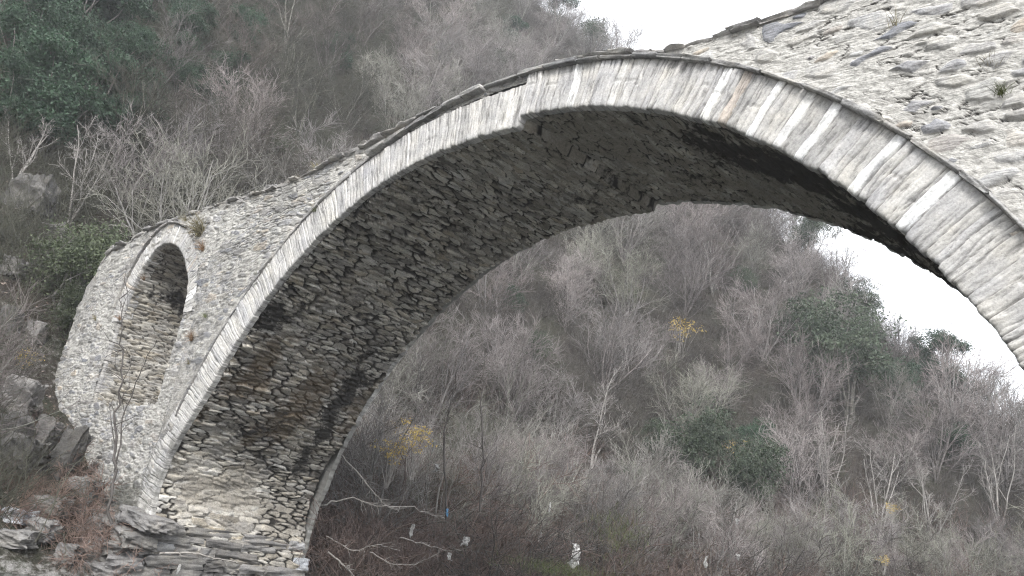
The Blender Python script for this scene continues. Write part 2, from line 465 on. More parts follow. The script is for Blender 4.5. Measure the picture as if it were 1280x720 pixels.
# finer in the sector the photo looks into
fine = np.linspace(-1.75, 0.1, 640); rest = np.linspace(0.1, 2 * PI - 1.75, NA - 640 + 2)[1:-1]
az = np.concatenate([fine, rest])
rr = np.concatenate([[0.3], np.geomspace(1.2, 22, 50), np.linspace(22.3, 60, 100), np.geomspace(60.5, 170, 60), np.geomspace(180, 3000, 20)])
A_, R_ = np.meshgrid(np.append(az, az[0] + 2 * PI), rr, indexing='ij')
X_ = CAM[0] + np.sin(A_) * R_; Y_ = CAM[1] + np.cos(A_) * R_
Z_ = terrain(X_, Y_)
dleft = sdist(X_, Y_, LF)
rocky = np.exp(-((dleft - 10) / 3.0) ** 2) * sstep(-12, -3, Y_) * (1 - sstep(6, 12, Y_)) * .45 + np.exp(-((dleft - .5) / 1.5) ** 2) * .35 + (1 - sstep(-1.5, .5, dleft)) * .8
g = grid_obj('ground', np.stack([X_, Y_, Z_], -1), M['soil'], flip=True, attrs={'rocky': rocky})
tag(g, kind='structure')
wp = MB()
wx = np.linspace(-60, 420, 40); wy = np.linspace(-420, 220, 40)
P = np.stack([*np.meshgrid(wx, wy, indexing='ij'), np.zeros((40, 40))], -1)
tag(grid_obj('water', P, M['water']), kind='structure')

# ------------------------------------------------------------------ the bridge
bridge = empty('stone_bridge', (0, 0, 0), 'old humpbacked stone bridge with one big round arch and a small pointed side arch', 'bridge')

TX = np.array([-24, -20.4, -20.0, -19.2, -18.62, -15.7, -13.55, -12.69, -10.04, -8.34, -7.22, -6.2, -4.93, -3.21, -1.68, -.74, .15, 1.18, 2.21, 2.92, 3.85, 4.72, 5.52, 6.36, 8, 10, 13, 18, 24])
TZ = np.array([7.6, 7.7, 8.0, 9.3, 9.66, 10.1, 10.14, 10.2, 10.16, 10.12, 10.18, 10.31, 10.46, 10.68, 10.87, 10.94, 10.95, 10.93, 10.76, 10.6, 10.38, 10.33, 10.33, 10.34, 10.3, 10.2, 9.9, 9.2, 8.5])
def topz(x): return np.interp(x, TX, TZ)

def rin(th):
    """intrados radius at an angle (radians) of the near arch: uneven, with the step left of the crown and the leg flaring at its foot"""
    d = np.degrees(th)
    st = .20 * sstep(86.3, 86.6, d) * (1 - sstep(88, 118, d))
    fl = .42 * sstep(150, 164, d) - .55 * sstep(166, 176, d)
    return R - st + fl

# small side arch: outline of its opening, from the left foot over the crown to the right foot
SI = np.array([(-16.05, 4.2), (-16.05, 5.2), (-16.02, 6.5), (-15.95, 7.4), (-15.7, 8.2), (-15.35, 8.8), (-14.85, 9.25), (-14.3, 9.42), (-13.8, 9.36), (-13.2, 9.17), (-12.5, 8.72), (-11.9, 8.12), (-11.6, 7.5), (-11.54, 7.0), (-11.56, 6.0), (-11.6, 5.2), (-11.62, 4.2)])
def resample(Pl, n):
    # smooth resample by Catmull-like spline on arc length
    s = np.concatenate([[0], np.cumsum(np.linalg.norm(np.diff(Pl, axis=0), axis=1))])
    t = np.linspace(0, s[-1], n)
    o = np.stack([np.interp(t, s, Pl[:, i]) for i in range(2)], -1)
    kk = max(3, n // 60) | 1
    ker = np.ones(kk) / kk
    for i in range(2):
        for _ in range(2):
            o[:, i] = np.convolve(np.pad(o[:, i], kk // 2, mode='reflect', reflect_type='odd'), ker, 'valid')
    return o, t
SIs, SIt = resample(SI, 400)
def in_small(x, z, grow=0.0):
    c = np.array([-13.8, 6.8]); P = c + (SIs - c) * (1 + grow)
    inside = np.zeros(x.shape, bool)
    a = P; b = np.roll(P, -1, axis=0)
    for (x0, z0), (x1, z1) in zip(a, b):
        if z0 == z1: continue
        cnd = ((z0 > z) != (z1 > z)) & (x < (x1 - x0) * (z - z0) / (z1 - z0) + x0)
        inside ^= cnd
    return inside

def rubble_height(x, z, seed, big=1.25, mix_=True):
    """thin roughly coursed flat rubble, small packing stones between, worn pointing in places"""
    wx = x + .14 * fbm(x * .9, z * .9, 3, seed + 50) + .025 * fbm(x * 7, z * 7, 2, seed + 51)
    wz = z + .12 * fbm(x * .7, z * .8, 3, seed + 52) + .022 * fbm(x * 6, z * 9, 3, seed + 53)
    i1, i2, e, lx, ly = stones(wx, wz, .42 * big, .125 * big, seed, .9, 3.6, .85)
    j1, j2, e2, mx, my = stones(wx, wz, .20 * big, .052 * big, seed + 20, .9, 3.2, .8)
    fill = i2 < .5
    e_ = np.where(fill, e2 * .75, e)
    sid = np.where(fill, j1, i1); r2 = np.where(fill, j2, i2)
    rough = fbm(x * 9, z * 20, 4, seed + 60)
    hs = sstep(.02, .16, e_) * (np.where(fill, .016, .026) + .026 * r2) + (lx * (i1 - .5) * .04 + ly * (.2 + r2 - .5) * .05) * (~fill) * sstep(.05, .2, e_)
    patch = sstep(.0, .35, fbm(x * .8, z * 1.1, 3, seed + 70))          # areas where pointing mortar covers the stones
    cover = sstep(.20, .09, e_ - .20 * patch + .10 * rough) * sstep(-.35, .1, fbm(x * 1.7, z * 2.3, 3, seed + 71) + .3 * patch)
    h = hs * (1 - .6 * cover) + .014 * cover * (1 + rough) + rough * .016 + .03 * fbm(x * .5, z * .5, 3, seed + 80)
    # chunkier stones set far apart in rough pale mortar (the high wall on the right, and partly elsewhere)
    k1, k2, e3, kx, ky = stones(wx + .05 * fbm(x * 3, z * 3, 2, seed + 90), wz, .40 * big, .165 * big, seed + 40, .95, 2.7, 1.0)
    gap = .10 + .34 * k2 ** 1.5
    st = sstep(gap, gap + .14, e3) * (k1 > .12)
    rm = fbm(x * 7, z * 13, 5, seed + 91, .6)
    crev = np.abs(fbm(x * 2.6, z * 8.5, 4, seed + 92)) + .5 * sstep(.1, -.4, fbm(x * 1.2, z * 1.5, 2, seed + 93))
    crk = sstep(.05, .0, crev) * (1 - st)
    h3 = st * (.022 + .035 * k2 + .03 * ky * (k1 - .4)) * sstep(0, .35, e3 - gap + .05) + (1 - st) * (rm * .026) - .03 * crk + .03 * fbm(x * .5, z * .5, 3, seed + 80)
    rim = sstep(.0, .03, np.abs(e3 - gap)) + (fbm(x * 2, z * 2, 2, seed + 94) > .1)
    e4 = np.minimum(np.where(st > .5, 1.0, 1 - crk), np.clip(rim + .35, 0, 1) )
    w_ = sstep(-.12, .12, fbm(x * .6, z * .6, 3, seed + 95) + .9 * sstep(-1.0, 3.0, x) - .38) if mix_ else 0 * x
    return h * (1 - w_) + h3 * w_, np.where(w_ > .5, k1, sid), np.where(w_ > .5, e4 * .1, e_ + .5 * cover), np.where(w_ > .5, 1 - st, cover)

def spandrel(name, y0, sgn, nx, nz, xa, xb, seed):
    # columns denser towards the camera
    t = np.linspace(0, 1, nx); xs = xa + (xb - xa) * (t + .35 * t * (1 - t))
    X = np.repeat(xs[:, None], nz, 1)
    ext = R + T - .12
    cx, cz = (0, 0) if sgn < 0 else (FCX, FCZ)
    zb = np.where(np.abs(xs - cx) < ext, np.sqrt(np.maximum(ext ** 2 - (xs - cx) ** 2, 0)) + cz, -.6)
    zb = np.maximum(zb, -.6)
    zt = np.maximum(topz(xs) + .02 * fbm(xs * 4, xs * 0, 3, 5), zb + .02)
    v = np.linspace(0, 1, nz)
    Z = zb[:, None] + (zt - zb)[:, None] * v[None]
    h, sid, e, cover = rubble_height(X, Z, seed)
    Y = y0 + sgn * h
    st = .55 * sstep(3.5, 1.5, Z) + .38 * sstep(5.2, 3.4, Z) * sstep(-9.5, -11, X) + .35 * sstep(.1, .5, fbm(X * .5, Z * .35, 4, 33)) * sstep(-9, -11, X) + .42 * sstep(.2, .5, fbm(X * .7, Z * .9, 3, 35))
    Pg = np.stack([X, Y, Z], -1)
    mk = ~in_small(.25 * (X[:-1, :-1] + X[1:, :-1] + X[1:, 1:] + X[:-1, 1:]), .5 * (Z[:-1, :-1] + Z[1:, 1:]), .05)
    xc = X[:-1, :-1]; zc_ = Z[:-1, :-1]
    mk |= (zc_ < 4.32 + .22 * fbm(xc * 1.6, xc * 0, 4, seed + 61) + .05 * fbm(xc * 9, xc * 0, 2, seed + 62))
    return grid_obj(name, Pg, M['rubble'], bridge, mask=mk, flip=(sgn > 0), attrs={'sid': sid, 'edge': e, 'mortar': cover, 'stain': st, 'glare_falloff': .18 + .42 * sstep(3.0, -5.0, X) + .15 * fbm(X * .4, Z * .4, 3, 36)})  # last attribute: patchy tint, stronger leftwards to paint weaker glare into the stone

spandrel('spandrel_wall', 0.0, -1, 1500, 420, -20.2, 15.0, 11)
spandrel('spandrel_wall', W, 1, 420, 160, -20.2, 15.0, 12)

# end faces
def end_face(x, sgn, seed):
    ys = np.linspace(0, W, 120); zs = np.linspace(-.6, float(topz(x)), 200)
    Yg, Zg = np.meshgrid(ys, zs, indexing='ij')
    h, sid, e, cover = rubble_height(Yg + 40, Zg, seed)
    grid_obj('end_wall', np.stack([x + sgn * h, Yg, Zg], -1), M['rubble'], bridge, flip=(sgn < 0), attrs={'sid': sid, 'edge': e, 'mortar': cover, 'stain': 0 * h})
end_face(-20.2, -1, 14); end_face(15.0, 1, 15)

# main vault
nth, ny = 1300, 210
th = np.linspace(math.radians(183), math.radians(-3), nth); yv = np.linspace(.10, W - .1, ny)
TH, YV = np.meshgrid(th, yv, indexing='ij')
S = (PI - TH) * R
wS = S + .10 * fbm(S * .8, YV * .8, 3, 91) + .02 * fbm(S * 7, YV * 7, 2, 92) + YV * .03
wY = YV + .10 * fbm(S * 1.1, YV * .9, 3, 93) + .03 * fbm(S * 8, YV * 5, 2, 94)
i1, i2, e, lx, ly = stones(wY, wS, .43, .112, 41, .95, 4.0, .85)
leg = sstep(17.0, 10.0, S)                      # open joints low on the left leg, tighter and smoother towards the crown
open_ = .55 + .9 * vnoise(S * 1.3, YV * 1.3, 44)
hh = sstep(.02, .20, e) * (.02 + .11 * i2) * (.35 + .65 * leg) * open_ + (lx * (i1 - .5) * .09 + ly * (.5 + .8 * (i2 - .5)) * .075) * sstep(.05, .2, e) * (.4 + .6 * leg)
hh = hh * (1 - .5 * sstep(4.5, 2.5, S)) + fbm(S * 14, YV * 4, 4, 95) * (.014 + .02 * sstep(5, 3, S)) + fbm(S * .5, YV * .6, 3, 96) * .06 + fbm(S * 5, YV * 3, 3, 196) * .03
hh = hh * (1 - .75 * sstep(.55, .62, S / (PI * R)) * sstep(.8, .3, YV))
rad = rin(TH) + .045 + .015 * sstep(.9, .3, YV) - hh
PX = FCX * YV / W + rad * np.cos(TH); PZ_ = FCZ * YV / W + rad * np.sin(TH)
fS = S / (PI * R)
dn = fbm(S * .45, YV * .6, 4, 97)
dark = .15 + .30 * sstep(-.1, .3, dn) - .12 * sstep(.32, .40, fS) * sstep(.62, .56, fS) - .22 * np.exp(-((fS - .29) / .05) ** 2) + .62 * np.exp(-((fS - .235) / .03) ** 2) * sstep(1.7, .5, YV) + .5 * np.exp(-((YV - 3.6) / .5) ** 2) * sstep(.30, .22, fS) * sstep(.05, .12, fS) + .30 * sstep(.60, .70, fS) + .08 * np.exp(-((fS - .41) / .07) ** 2) + .10 * sstep(.38, .5, fS)  # damp patches; the right end of the vault also has its shading painted in
brown = .60 * np.exp(-((fS - .17 + .03 * fbm(S, YV, 3, 298)) / .06) ** 2) * (.7 + 1.2 * fbm(S * .8, YV * 1.1, 4, 98)) + .20 + .3 * fbm(S * 1.2, YV * 1.2, 4, 198)
lime = .58 * sstep(.15, .07, fS) * (.6 + .9 * fbm(S * .8, YV * .8, 3, 99)) + .22 * np.exp(-((fS - .25) / .05) ** 2) - .35 * sstep(.3, .5, fS)
mort = .52 * (1 - leg) + .25 * fbm(S * 2.5, YV * 2.5, 4, 199) * (1 - leg) + .55 * sstep(5.5, 3.0, S) * sstep(-.15, .3, fbm(S * 1.4, YV * 1.1, 4, 201))
point = sstep(-.05, .3, fbm(S * 1.1, YV * .9, 4, 202)) * (.5 + .5 * sstep(6.0, 3.0, S))      # joints still filled in places
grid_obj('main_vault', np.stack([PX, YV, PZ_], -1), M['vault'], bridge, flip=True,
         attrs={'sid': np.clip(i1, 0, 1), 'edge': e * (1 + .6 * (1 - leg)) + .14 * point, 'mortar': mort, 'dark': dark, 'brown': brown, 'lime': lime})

# rings of long thin voussoirs
def ring(name, path, nrm, depth, y0, sgn, wmin, wmax, seed, lip=.34, rows=30, jag=.05, extra=0.0, step=.013, relief=1.0, mat='voussoir', whites=None, stain0=0.0):
    """path (n,2) inner edge points in x,z, nrm outward unit normals, s arc length"""
    s = np.concatenate([[0], np.cumsum(np.linalg.norm(np.diff(path, axis=0), axis=1))])
    n = int(s[-1] / step)
    sg = np.linspace(0, s[-1], n)
    px = np.interp(sg, s, path[:, 0]); pz = np.interp(sg, s, path[:, 1])
    nx_ = np.interp(sg, s, nrm[:, 0]); nz_ = np.interp(sg, s, nrm[:, 1])
    rg = np.random.default_rng(seed)
    b = [0.0]
    while b[-1] < s[-1]: b.append(b[-1] + wmin + (wmax - wmin) * rg.random() ** 1.7)
    b = np.array(b); ids = rg.random(len(b)); id2 = rg.random(len(b)); jg = (rg.random(len(b)) - .5) * 2; jo = rg.random(len(b))
    if whites is not None:
        ids = ids * .85
        for ws, wi in whites:
            k_ = int(np.clip(np.searchsorted(b, ws) - 1, 1, len(b) - 3)); ids[k_] = wi
            if wi < .96: b[k_] = ws - .08 - .03 * jo[k_]; b[k_ + 1] = ws + .08 + .03 * jg[k_]
        b = np.maximum.accumulate(b + np.arange(len(b)) * 1e-6)
    # rows: lip at the back -> inner edge -> outer edge
    v = np.concatenate([np.linspace(-lip, 0, 7), np.linspace(0, depth, rows)[1:]])
    Sg, Vg = np.meshgrid(sg, v, indexing='ij')
    Sw = Sg + .035 * fbm(Sg * 1.1, np.maximum(Vg, 0) * 2.2, 3, seed + 3) + .05 * (np.maximum(Vg, 0) / depth) * fbm(Sg * .5, Sg * 0, 2, seed + 4)
    ix = np.clip(np.searchsorted(b, Sw) - 1, 0, len(b) - 2)
    wd = b[ix + 1] - b[ix]; u = Sw - b[ix]
    ed = np.minimum(u, wd - u)
    broken = (np.abs(Vg - depth * (.35 + .4 * id2[ix])) < .012) & (jo[ix] < .22)   # some slabs are two pieces
    rx = relief * (.3 + .7 * sstep(-5, -1, px))[:, None]
    front = (.045 + rx * (.035 * id2[ix] + (u / wd - .5) * (ids[ix] - .5) * .05))
    jw = .5 + 1.1 * id2[ix]                                   # some joints open, some tight
    groove = sstep(.014 * jw, .0, ed)
    Sf = Sw + .05 * fbm(Sw * 2, Vg * 3, 3, seed + 16)
    fol = .85 * fbm(Sf * 24 + 9 * ids[ix], np.maximum(Vg, 0) * 2.6, 4, seed + 6, .7) + .15 * fbm(Sf * 9 + 30 * ids[ix], np.maximum(Vg, 0) * .9 + 7 * id2[ix], 3, seed + 26)
    hgt = front * (1 - .6 * groove * np.minimum(jw, 1)) + fol * .026 * (.4 + .6 * rx / max(relief, .01)) + .012 * fbm(Sg * 5, Vg * 5, 3, seed + 7) - .02 * broken
    top = np.clip((Vg - depth + .10) / .10, 0, 1)
    off = np.maximum(Vg, 0)
    inn = (jag * jg[ix] + .02 * fbm(Sg * 9, Vg * 3, 2, seed + 8)) * np.clip(1 - off / .3, 0, 1) + .02 * rx * groove * (Vg < .02) - extra * np.clip(1 - off / .5, 0, 1)
    # round the lower arris
    arr = np.exp(-(off / .03) ** 2) * (Vg >= -1e-9)
    yb = np.where(Vg < 0, -Vg + .0, 0.0)
    Y = y0 + sgn * (hgt - .02 * arr) * np.where(Vg < 0, np.clip(1 + Vg / .04, 0, 1), 1) - sgn * yb
    X = px[:, None] + nx_[:, None] * (off + inn); Z = pz[:, None] + nz_[:, None] * (off + inn)
    X += 0; 
    st = stain0 + .35 * sstep(.1, .5, fbm(Sg * .6, Vg * .8, 3, seed + 9)) + .5 * sstep(5.0, 2.5, Z) * .8 + .30 * np.exp(-((Vg - depth) / .08) ** 2) + .26 * sstep(2.0, -5.0, X) + .1 * fbm(Sg * .35, Sg * 0, 2, seed + 40)  # staining, darker outer edge, and the left side dimmed to paint in weaker glare
    return grid_obj(name, np.stack([X, Y, Z], -1), M[mat], bridge, flip=(sgn > 0),
        attrs={'sid': ids[ix] * .95 + .05 * id2[ix], 'edge': np.clip(ed / (.009 * jw), 0, 1), 'fol': .5 + .5 * fol * 1.6, 'mortar': 0 * Vg, 'stain': st})

tt = np.linspace(math.radians(171), math.radians(-4), 900)
pn = np.stack([np.cos(tt), np.sin(tt)], -1)
# keep the outer edge on one circle: depth varies with the inner radius
def ring_s(px, py):
    d = ray(px, py); t_ = -CAM[1] / d[1]; q = CAM + d * t_
    return (math.radians(171) - math.atan2(q[2], q[0])) * R
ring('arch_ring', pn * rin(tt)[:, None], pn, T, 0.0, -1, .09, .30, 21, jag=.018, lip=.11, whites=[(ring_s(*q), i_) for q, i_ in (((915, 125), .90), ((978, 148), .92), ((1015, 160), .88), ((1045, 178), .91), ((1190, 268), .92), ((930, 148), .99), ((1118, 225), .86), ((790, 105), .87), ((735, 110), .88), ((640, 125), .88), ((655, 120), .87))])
tt = np.linspace(math.radians(184), math.radians(-4), 900); pn = np.stack([np.cos(tt), np.sin(tt)], -1)
ring('arch_ring', np.array([FCX, FCZ]) + pn * (R + .01), pn, T, W, 1, .12, .36, 22, rows=10, step=.04, lip=.12, jag=.03, stain0=.42)
# small arch ring
dd = np.gradient(SIs, axis=0); dd /= np.linalg.norm(dd, axis=1)[:, None]
sn = np.stack([-dd[:, 1], dd[:, 0]], -1)
SIc = SIs
hd = SIc[:, 1] > 6.95
ring('side_arch_ring', SIc[hd], sn[hd], .58, 0.0, -1, .10, .26, 23, rows=22, jag=.012, relief=.5)
for jm in ((~hd) & (SIc[:, 0] < -13.8), (~hd) & (SIc[:, 0] > -13.8)):
    ring('side_arch_jamb', SIc[jm], sn[jm], .34, .035, -1, .14, .36, 25 + int(jm[0]), rows=14, jag=.03, relief=.4, mat='quoin')
ring('side_arch_ring', SIc, sn, .62, W, 1, .10, .26, 24, rows=8, jag=.03, step=.05)
# small vault and its jambs
ny2 = 120; n2 = 420
pv, tv = resample(SI, n2)
d2 = np.gradient(pv, axis=0); d2 /= np.linalg.norm(d2, axis=1)[:, None]
nn = np.stack([-d2[:, 1], d2[:, 0]], -1)
yv2 = np.linspace(.08, W - .08, ny2)
S2, Y2 = np.meshgrid(tv, yv2, indexing='ij')
i1, i2, e, lx, ly = stones(Y2 + .08 * fbm(S2, Y2, 3, 71) + 30, S2 + .06 * fbm(S2, Y2, 3, 72), .46, .095, 61, .85, 3, .6)
hh = sstep(0, .22, e) * (.02 + .04 * i2) + ly * .03 + fbm(S2 * 12, Y2 * 4, 3, 73) * .012
o2 = .02 - hh
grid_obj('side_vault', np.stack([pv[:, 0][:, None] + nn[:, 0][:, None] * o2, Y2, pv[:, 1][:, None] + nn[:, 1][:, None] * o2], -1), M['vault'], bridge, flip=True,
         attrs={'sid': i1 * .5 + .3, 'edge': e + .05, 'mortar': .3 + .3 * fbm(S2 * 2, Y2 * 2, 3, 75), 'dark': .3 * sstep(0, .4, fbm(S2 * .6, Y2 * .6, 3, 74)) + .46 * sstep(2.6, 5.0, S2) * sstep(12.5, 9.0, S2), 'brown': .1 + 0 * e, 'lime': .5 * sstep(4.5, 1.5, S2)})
# sill slab of the side arch
sb = MB()
V, Q = rough_block((-13.8, 2.4, 4.0), (1, 0, 0), (0, 1, 0), (0, 0, 1), 4.7, 4.3, .5, 311, n=24, rough=.05, rnd=.03); sb.add(V, Q, .4)
sb.build('arch_floor', M['slab'], bridge)

# road surface between the walls
xs = np.linspace(-20.2, 15, 300); ys = np.linspace(.06, W - .06, 24)
X, Y = np.meshgrid(xs, ys, indexing='ij')
i1, i2, e, lx, ly = stones(X, Y, .35, .3, 81, .8, 3, .5)
grid_obj('road_surface', np.stack([X, Y, topz(X) - .04 + .03 * sstep(0, .2, e) + .03 * fbm(X, Y, 3, 82)], -1), M['slab'], bridge, flip=False, attrs={'sid': i1, 'edge': e, 'mortar': 0 * X})

# projecting slabs over the ring, laid end to end
def drip(name, cx, cz, rad, y0, sgn, d0, d1, seed, parent=bridge):
    mb = MB(); rg = np.random.default_rng(seed); a = d0
    while a > d1:
        crown = 66 < a < 112
        L = (.55 + .6 * rg.random()) if crown and a > 88 else (.35 + .5 * rg.random())
        da = math.degrees(L / rad)
        m = math.radians(a - da / 2)
        t = np.array([math.sin(m), 0, -math.cos(m)]); n = np.array([math.cos(m), 0, math.sin(m)]); yy = np.array([0, 1.0, 0])
        thick = (.055 + .045 * rg.random()) if a > 84 else .05 + .03 * rg.random()
        if a > 120: thick *= .8
        out = (.14 + .08 * rg.random()) if 84 < a < 112 else ((.06 + .04 * rg.random()) if a > 84 else (.13 + .05 * rg.random()))
        tl = (rg.random() - .5) * .07
        t2 = t * math.cos(tl) + n * math.sin(tl); n2_ = n * math.cos(tl) - t * math.sin(tl)
        c = np.array([cx, 0, cz]) + n * (rad + thick / 2 + (rg.random() - .3) * .02) + yy * (y0 + sgn * (out / 2 - .22))
        V, Q = rough_block(c, t2, yy, n2_, L * .985, out + .44, thick, seed * 100 + int(a * 10), n=6, rough=.045, rnd=.12)
        mb.add(V, Q, rg.random()); a -= da
    mb.build(name, M['drip'], parent)
drip('drip_course', 0, 0, R + T - .01, 0, -1, 158, 14, 31)
drip('drip_course', FCX, FCZ, R + T - .01, W, 1, 158, 22, 32)
# hood slabs over the small arch
mb = MB(); rg = np.random.default_rng(5)
out_path = SIs + sn * .64
so_ = np.concatenate([[0], np.cumsum(np.linalg.norm(np.diff(out_path, axis=0), axis=1))]); a = so_[-1] * .22
while a < so_[-1] * .56:
    L = .3 + .35 * rg.random()
    p = np.array([np.interp(a + L / 2, so_, out_path[:, 0]), np.interp(a + L / 2, so_, out_path[:, 1])])
    q = np.array([np.interp(a + L / 2 + .05, so_, out_path[:, 0]), np.interp(a + L / 2 + .05, so_, out_path[:, 1])])
    t = (q - p) / np.linalg.norm(q - p); n = np.array([-t[1], t[0]])
    V, Q = rough_block((p[0] + n[0] * .03, .08, p[1] + n[1] * .03), (t[0], 0, t[1]), (0, 1, 0), (n[0], 0, n[1]), L * .97, .40, .07, 700 + int(a * 10), n=5, rough=.05, rnd=.12)
    mb.add(V, Q, rg.random()); a += L
mb.build('hood_course', M['slab'], bridge)

# rough coping stones along both edges
def coping(name, xa, xb, y0, seed, dens=1.0, th0=.05, th1=.08):
    mb = MB(); rg = np.random.default_rng(seed); x = xa
    while x < xb:
        L = .22 + .5 * rg.random()
        z = float(topz(x + L / 2)); sl_ = math.atan2(float(topz(x + L) - topz(x)), L)
        th_ = th0 + th1 * rg.random()
        ax = (math.cos(sl_), 0, math.sin(sl_)); az_ = (-math.sin(sl_), 0, math.cos(sl_))
        if rg.random() < dens:
            V, Q = rough_block((x + L / 2, y0 + (rg.random() - .5) * .12, z + th_ * .25 + (rg.random() - .5) * .04), ax, (0, 1, 0), az_, L * 1.16, .5 + .25 * rg.random(), th_, seed * 50 + int(x * 20) + 2000, n=5, rough=.10, rnd=.25)
            mb.add(V, Q, rg.random())
        x += L
    mb.build(name, M['slab'], bridge)
coping('coping', -20.1, -2.2, .22, 41); coping('coping', 1.4, 15, .24, 42, th0=.05, th1=.05)
coping('coping', -20.1, 15, W - .22, 43)

# foot of the left leg: big rough slabs
mb = MB(); rg = np.random.default_rng(77)
z = -.35
for cnum, hcr in enumerate((.42, .40, .26, .30, .20, .24)):
    y = -.5 + .15 * rg.random() + .10 * max(0, cnum - 2)
    while y < W - .1:
        L = .35 + 1.3 * rg.random() ** 1.6
        L = min(L, W + .1 - y)
        face = -9.66 - .03 * cnum + (rg.random() - .5) * .20
        hh_ = hcr * (.85 + .25 * rg.random()); ti = (rg.random() - .5) * .06
        blu = .97 if (y > 3.5 and cnum in (2, 3)) else rg.random() * .85
        V, Q = rough_block((face - .55, y + L / 2, z + hcr / 2), (1, ti, 0), (-ti, 1, ti), (0, -ti, 1), 1.1, L * .98, hh_, 900 + cnum * 31 + int(y * 10), n=9, rough=.075, rnd=.10)
        mb.add(V, Q, blu); y += L
    z += hcr
for j in range(26):                                          # tumbled slabs stepping out in front of the wall
    lev = j // 8
    x = -9.95 - .42 * (j % 8) * (1 + .15 * lev) - .3 * rg.random(); zz = .05 + .42 * lev + .18 * rg.random() + .12 * (j % 8)
    a_ = rg.normal(0, .18); b_ = rg.normal(0, .12)
    V, Q = rough_block((x, -.62 + .17 * lev + .1 * rg.random(), zz), (math.cos(a_), math.sin(a_), b_), (-math.sin(a_), math.cos(a_), 0), (-b_, 0, 1), .7 + .6 * rg.random(), .8, .26 + .2 * rg.random(), 1300 + j, n=14, rough=.10, rnd=.18, crack=.12)
    mb.add(V, Q, rg.random() * .85)
mb.build('plinth', M['plinth'], bridge)

#VEG
# ------------------------------------------------------------------ plants
def segs_mesh(name, S, sides=3):
    """S: array (n,8) p0 p1 r0 r1 -> open prisms"""
    S = np.asarray(S, float)
    p0 = S[:, :3]; p1 = S[:, 3:6]; r0 = S[:, 6]; r1 = S[:, 7]
    d = p1 - p0; d /= np.linalg.norm(d, axis=1)[:, None] + 1e-9
    up = np.where(np.abs(d[:, 2:3]) > .9, np.array([[1., 0, 0]]), np.array([[0, 0, 1.]]))
    a = np.cross(d, up); a /= np.linalg.norm(a, axis=1)[:, None] + 1e-9
    b = np.cross(d, a)
    n = len(S); V = np.zeros((n, 2 * sides, 3))
    for k in range(sides):
        c, s_ = math.cos(2 * PI * k / sides), math.sin(2 * PI * k / sides)
        o = a * c + b * s_
        V[:, k] = p0 + o * r0[:, None]; V[:, sides + k] = p1 + o * r1[:, None]
    base = (np.arange(n) * 2 * sides)[:, None]
    Q = []
    for k in range(sides):
        k2 = (k + 1) % sides
        Q.append(np.concatenate([base + k, base + k2, base + sides + k2, base + sides + k], 1))
    return mesh_np(name, V.reshape(-1, 3), np.concatenate(Q), True)

def branch(rg, out, p, d, L, r, depth, cfg):
    """one limb as a wandering polyline with side shoots"""
    n = max(2, int(L / cfg['seg'][depth]))
    st = L / n; pts = [p]; r_end = r * cfg['taper'][depth]
    for i in range(n):
        d = d + rg.normal(0, cfg['wob'][depth], 3) + np.array([0, 0, cfg['up'][depth]])
        d = d / np.linalg.norm(d)
        q = p + d * st
        ra = r + (r_end - r) * i / n; rb = r + (r_end - r) * (i + 1) / n
        out[depth].append((*p, *q, ra, rb)); p = q
        if depth + 1 < len(cfg['n']):
            k = cfg['n'][depth + 1] * st / L * (1.0 if (i + 1) / n > cfg['bare'][depth] else 0)
            k = int(k) + (rg.random() < k - int(k))
            for _ in range(k):
                ax = rg.normal(0, 1, 3); ax -= d * (ax @ d); ax /= np.linalg.norm(ax) + 1e-9
                an = math.radians(cfg['ang'][depth + 1]) * (.6 + .8 * rg.random())
                nd = d * math.cos(an) + ax * math.sin(an)
                l2 = cfg['len'][depth + 1] * (.5 + .9 * rg.random()) * (1 - .45 * (i + 1) / n)
                branch(rg, out, p - d * st * rg.random(), nd, l2, max(min(rb * .62, cfg['rad'][depth + 1]), cfg['rmin']), depth + 1, cfg)
    return p

def tree_segs(seed, cfg):
    rg = np.random.default_rng(seed); out = [[] for _ in cfg['n']]
    for k in range(cfg['n'][0]):
        a = rg.random() * 2 * PI; l = math.radians(cfg['lean']) * (.3 + rg.random())
        d = np.array([math.cos(a) * math.sin(l), math.sin(a) * math.sin(l), math.cos(l)])
        o = np.array([math.cos(a), math.sin(a), 0]) * cfg['foot'] * rg.random()
        branch(rg, out, o - np.array([0, 0, .25]), d, cfg['len'][0] * (.75 + .4 * rg.random()), cfg['rad'][0] * (.7 + .5 * rg.random()), 0, cfg)
    return out

WOOD = dict(n=[4, 8, 9, 7], len=[5.2, 2.8, 1.6, .9], rad=[.055, .030, .017, .012], rmin=.0095, seg=[.45, .4, .36, .4], taper=[.3, .45, .6, .7],
            wob=[.08, .10, .12, .14], up=[.02, .06, .06, .06], bare=[.12, .12, .1, 0], ang=[0, 36, 36, 38], lean=26, foot=.05)
BUSH = dict(n=[10, 7, 6], len=[2.7, 1.4, .8], rad=[.026, .015, .011], rmin=.009, seg=[.3, .25, .22], taper=[.35, .5, .6],
            wob=[.14, .18, .22], up=[-.05, -.01, .02], bare=[.1, .1, 0], ang=[0, 48, 50], lean=46, foot=.05)
PALE = dict(n=[5, 7, 6, 4], len=[5.6, 2.0, 1.0, .5], rad=[.07, .036, .019, .013], rmin=.010, seg=[.5, .4, .3, .3], taper=[.3, .4, .5, .6],
            wob=[.07, .12, .15, .2], up=[.03, .09, .07, .05], bare=[.25, .2, .1, 0], ang=[0, 36, 40, 42], lean=18, foot=.05)

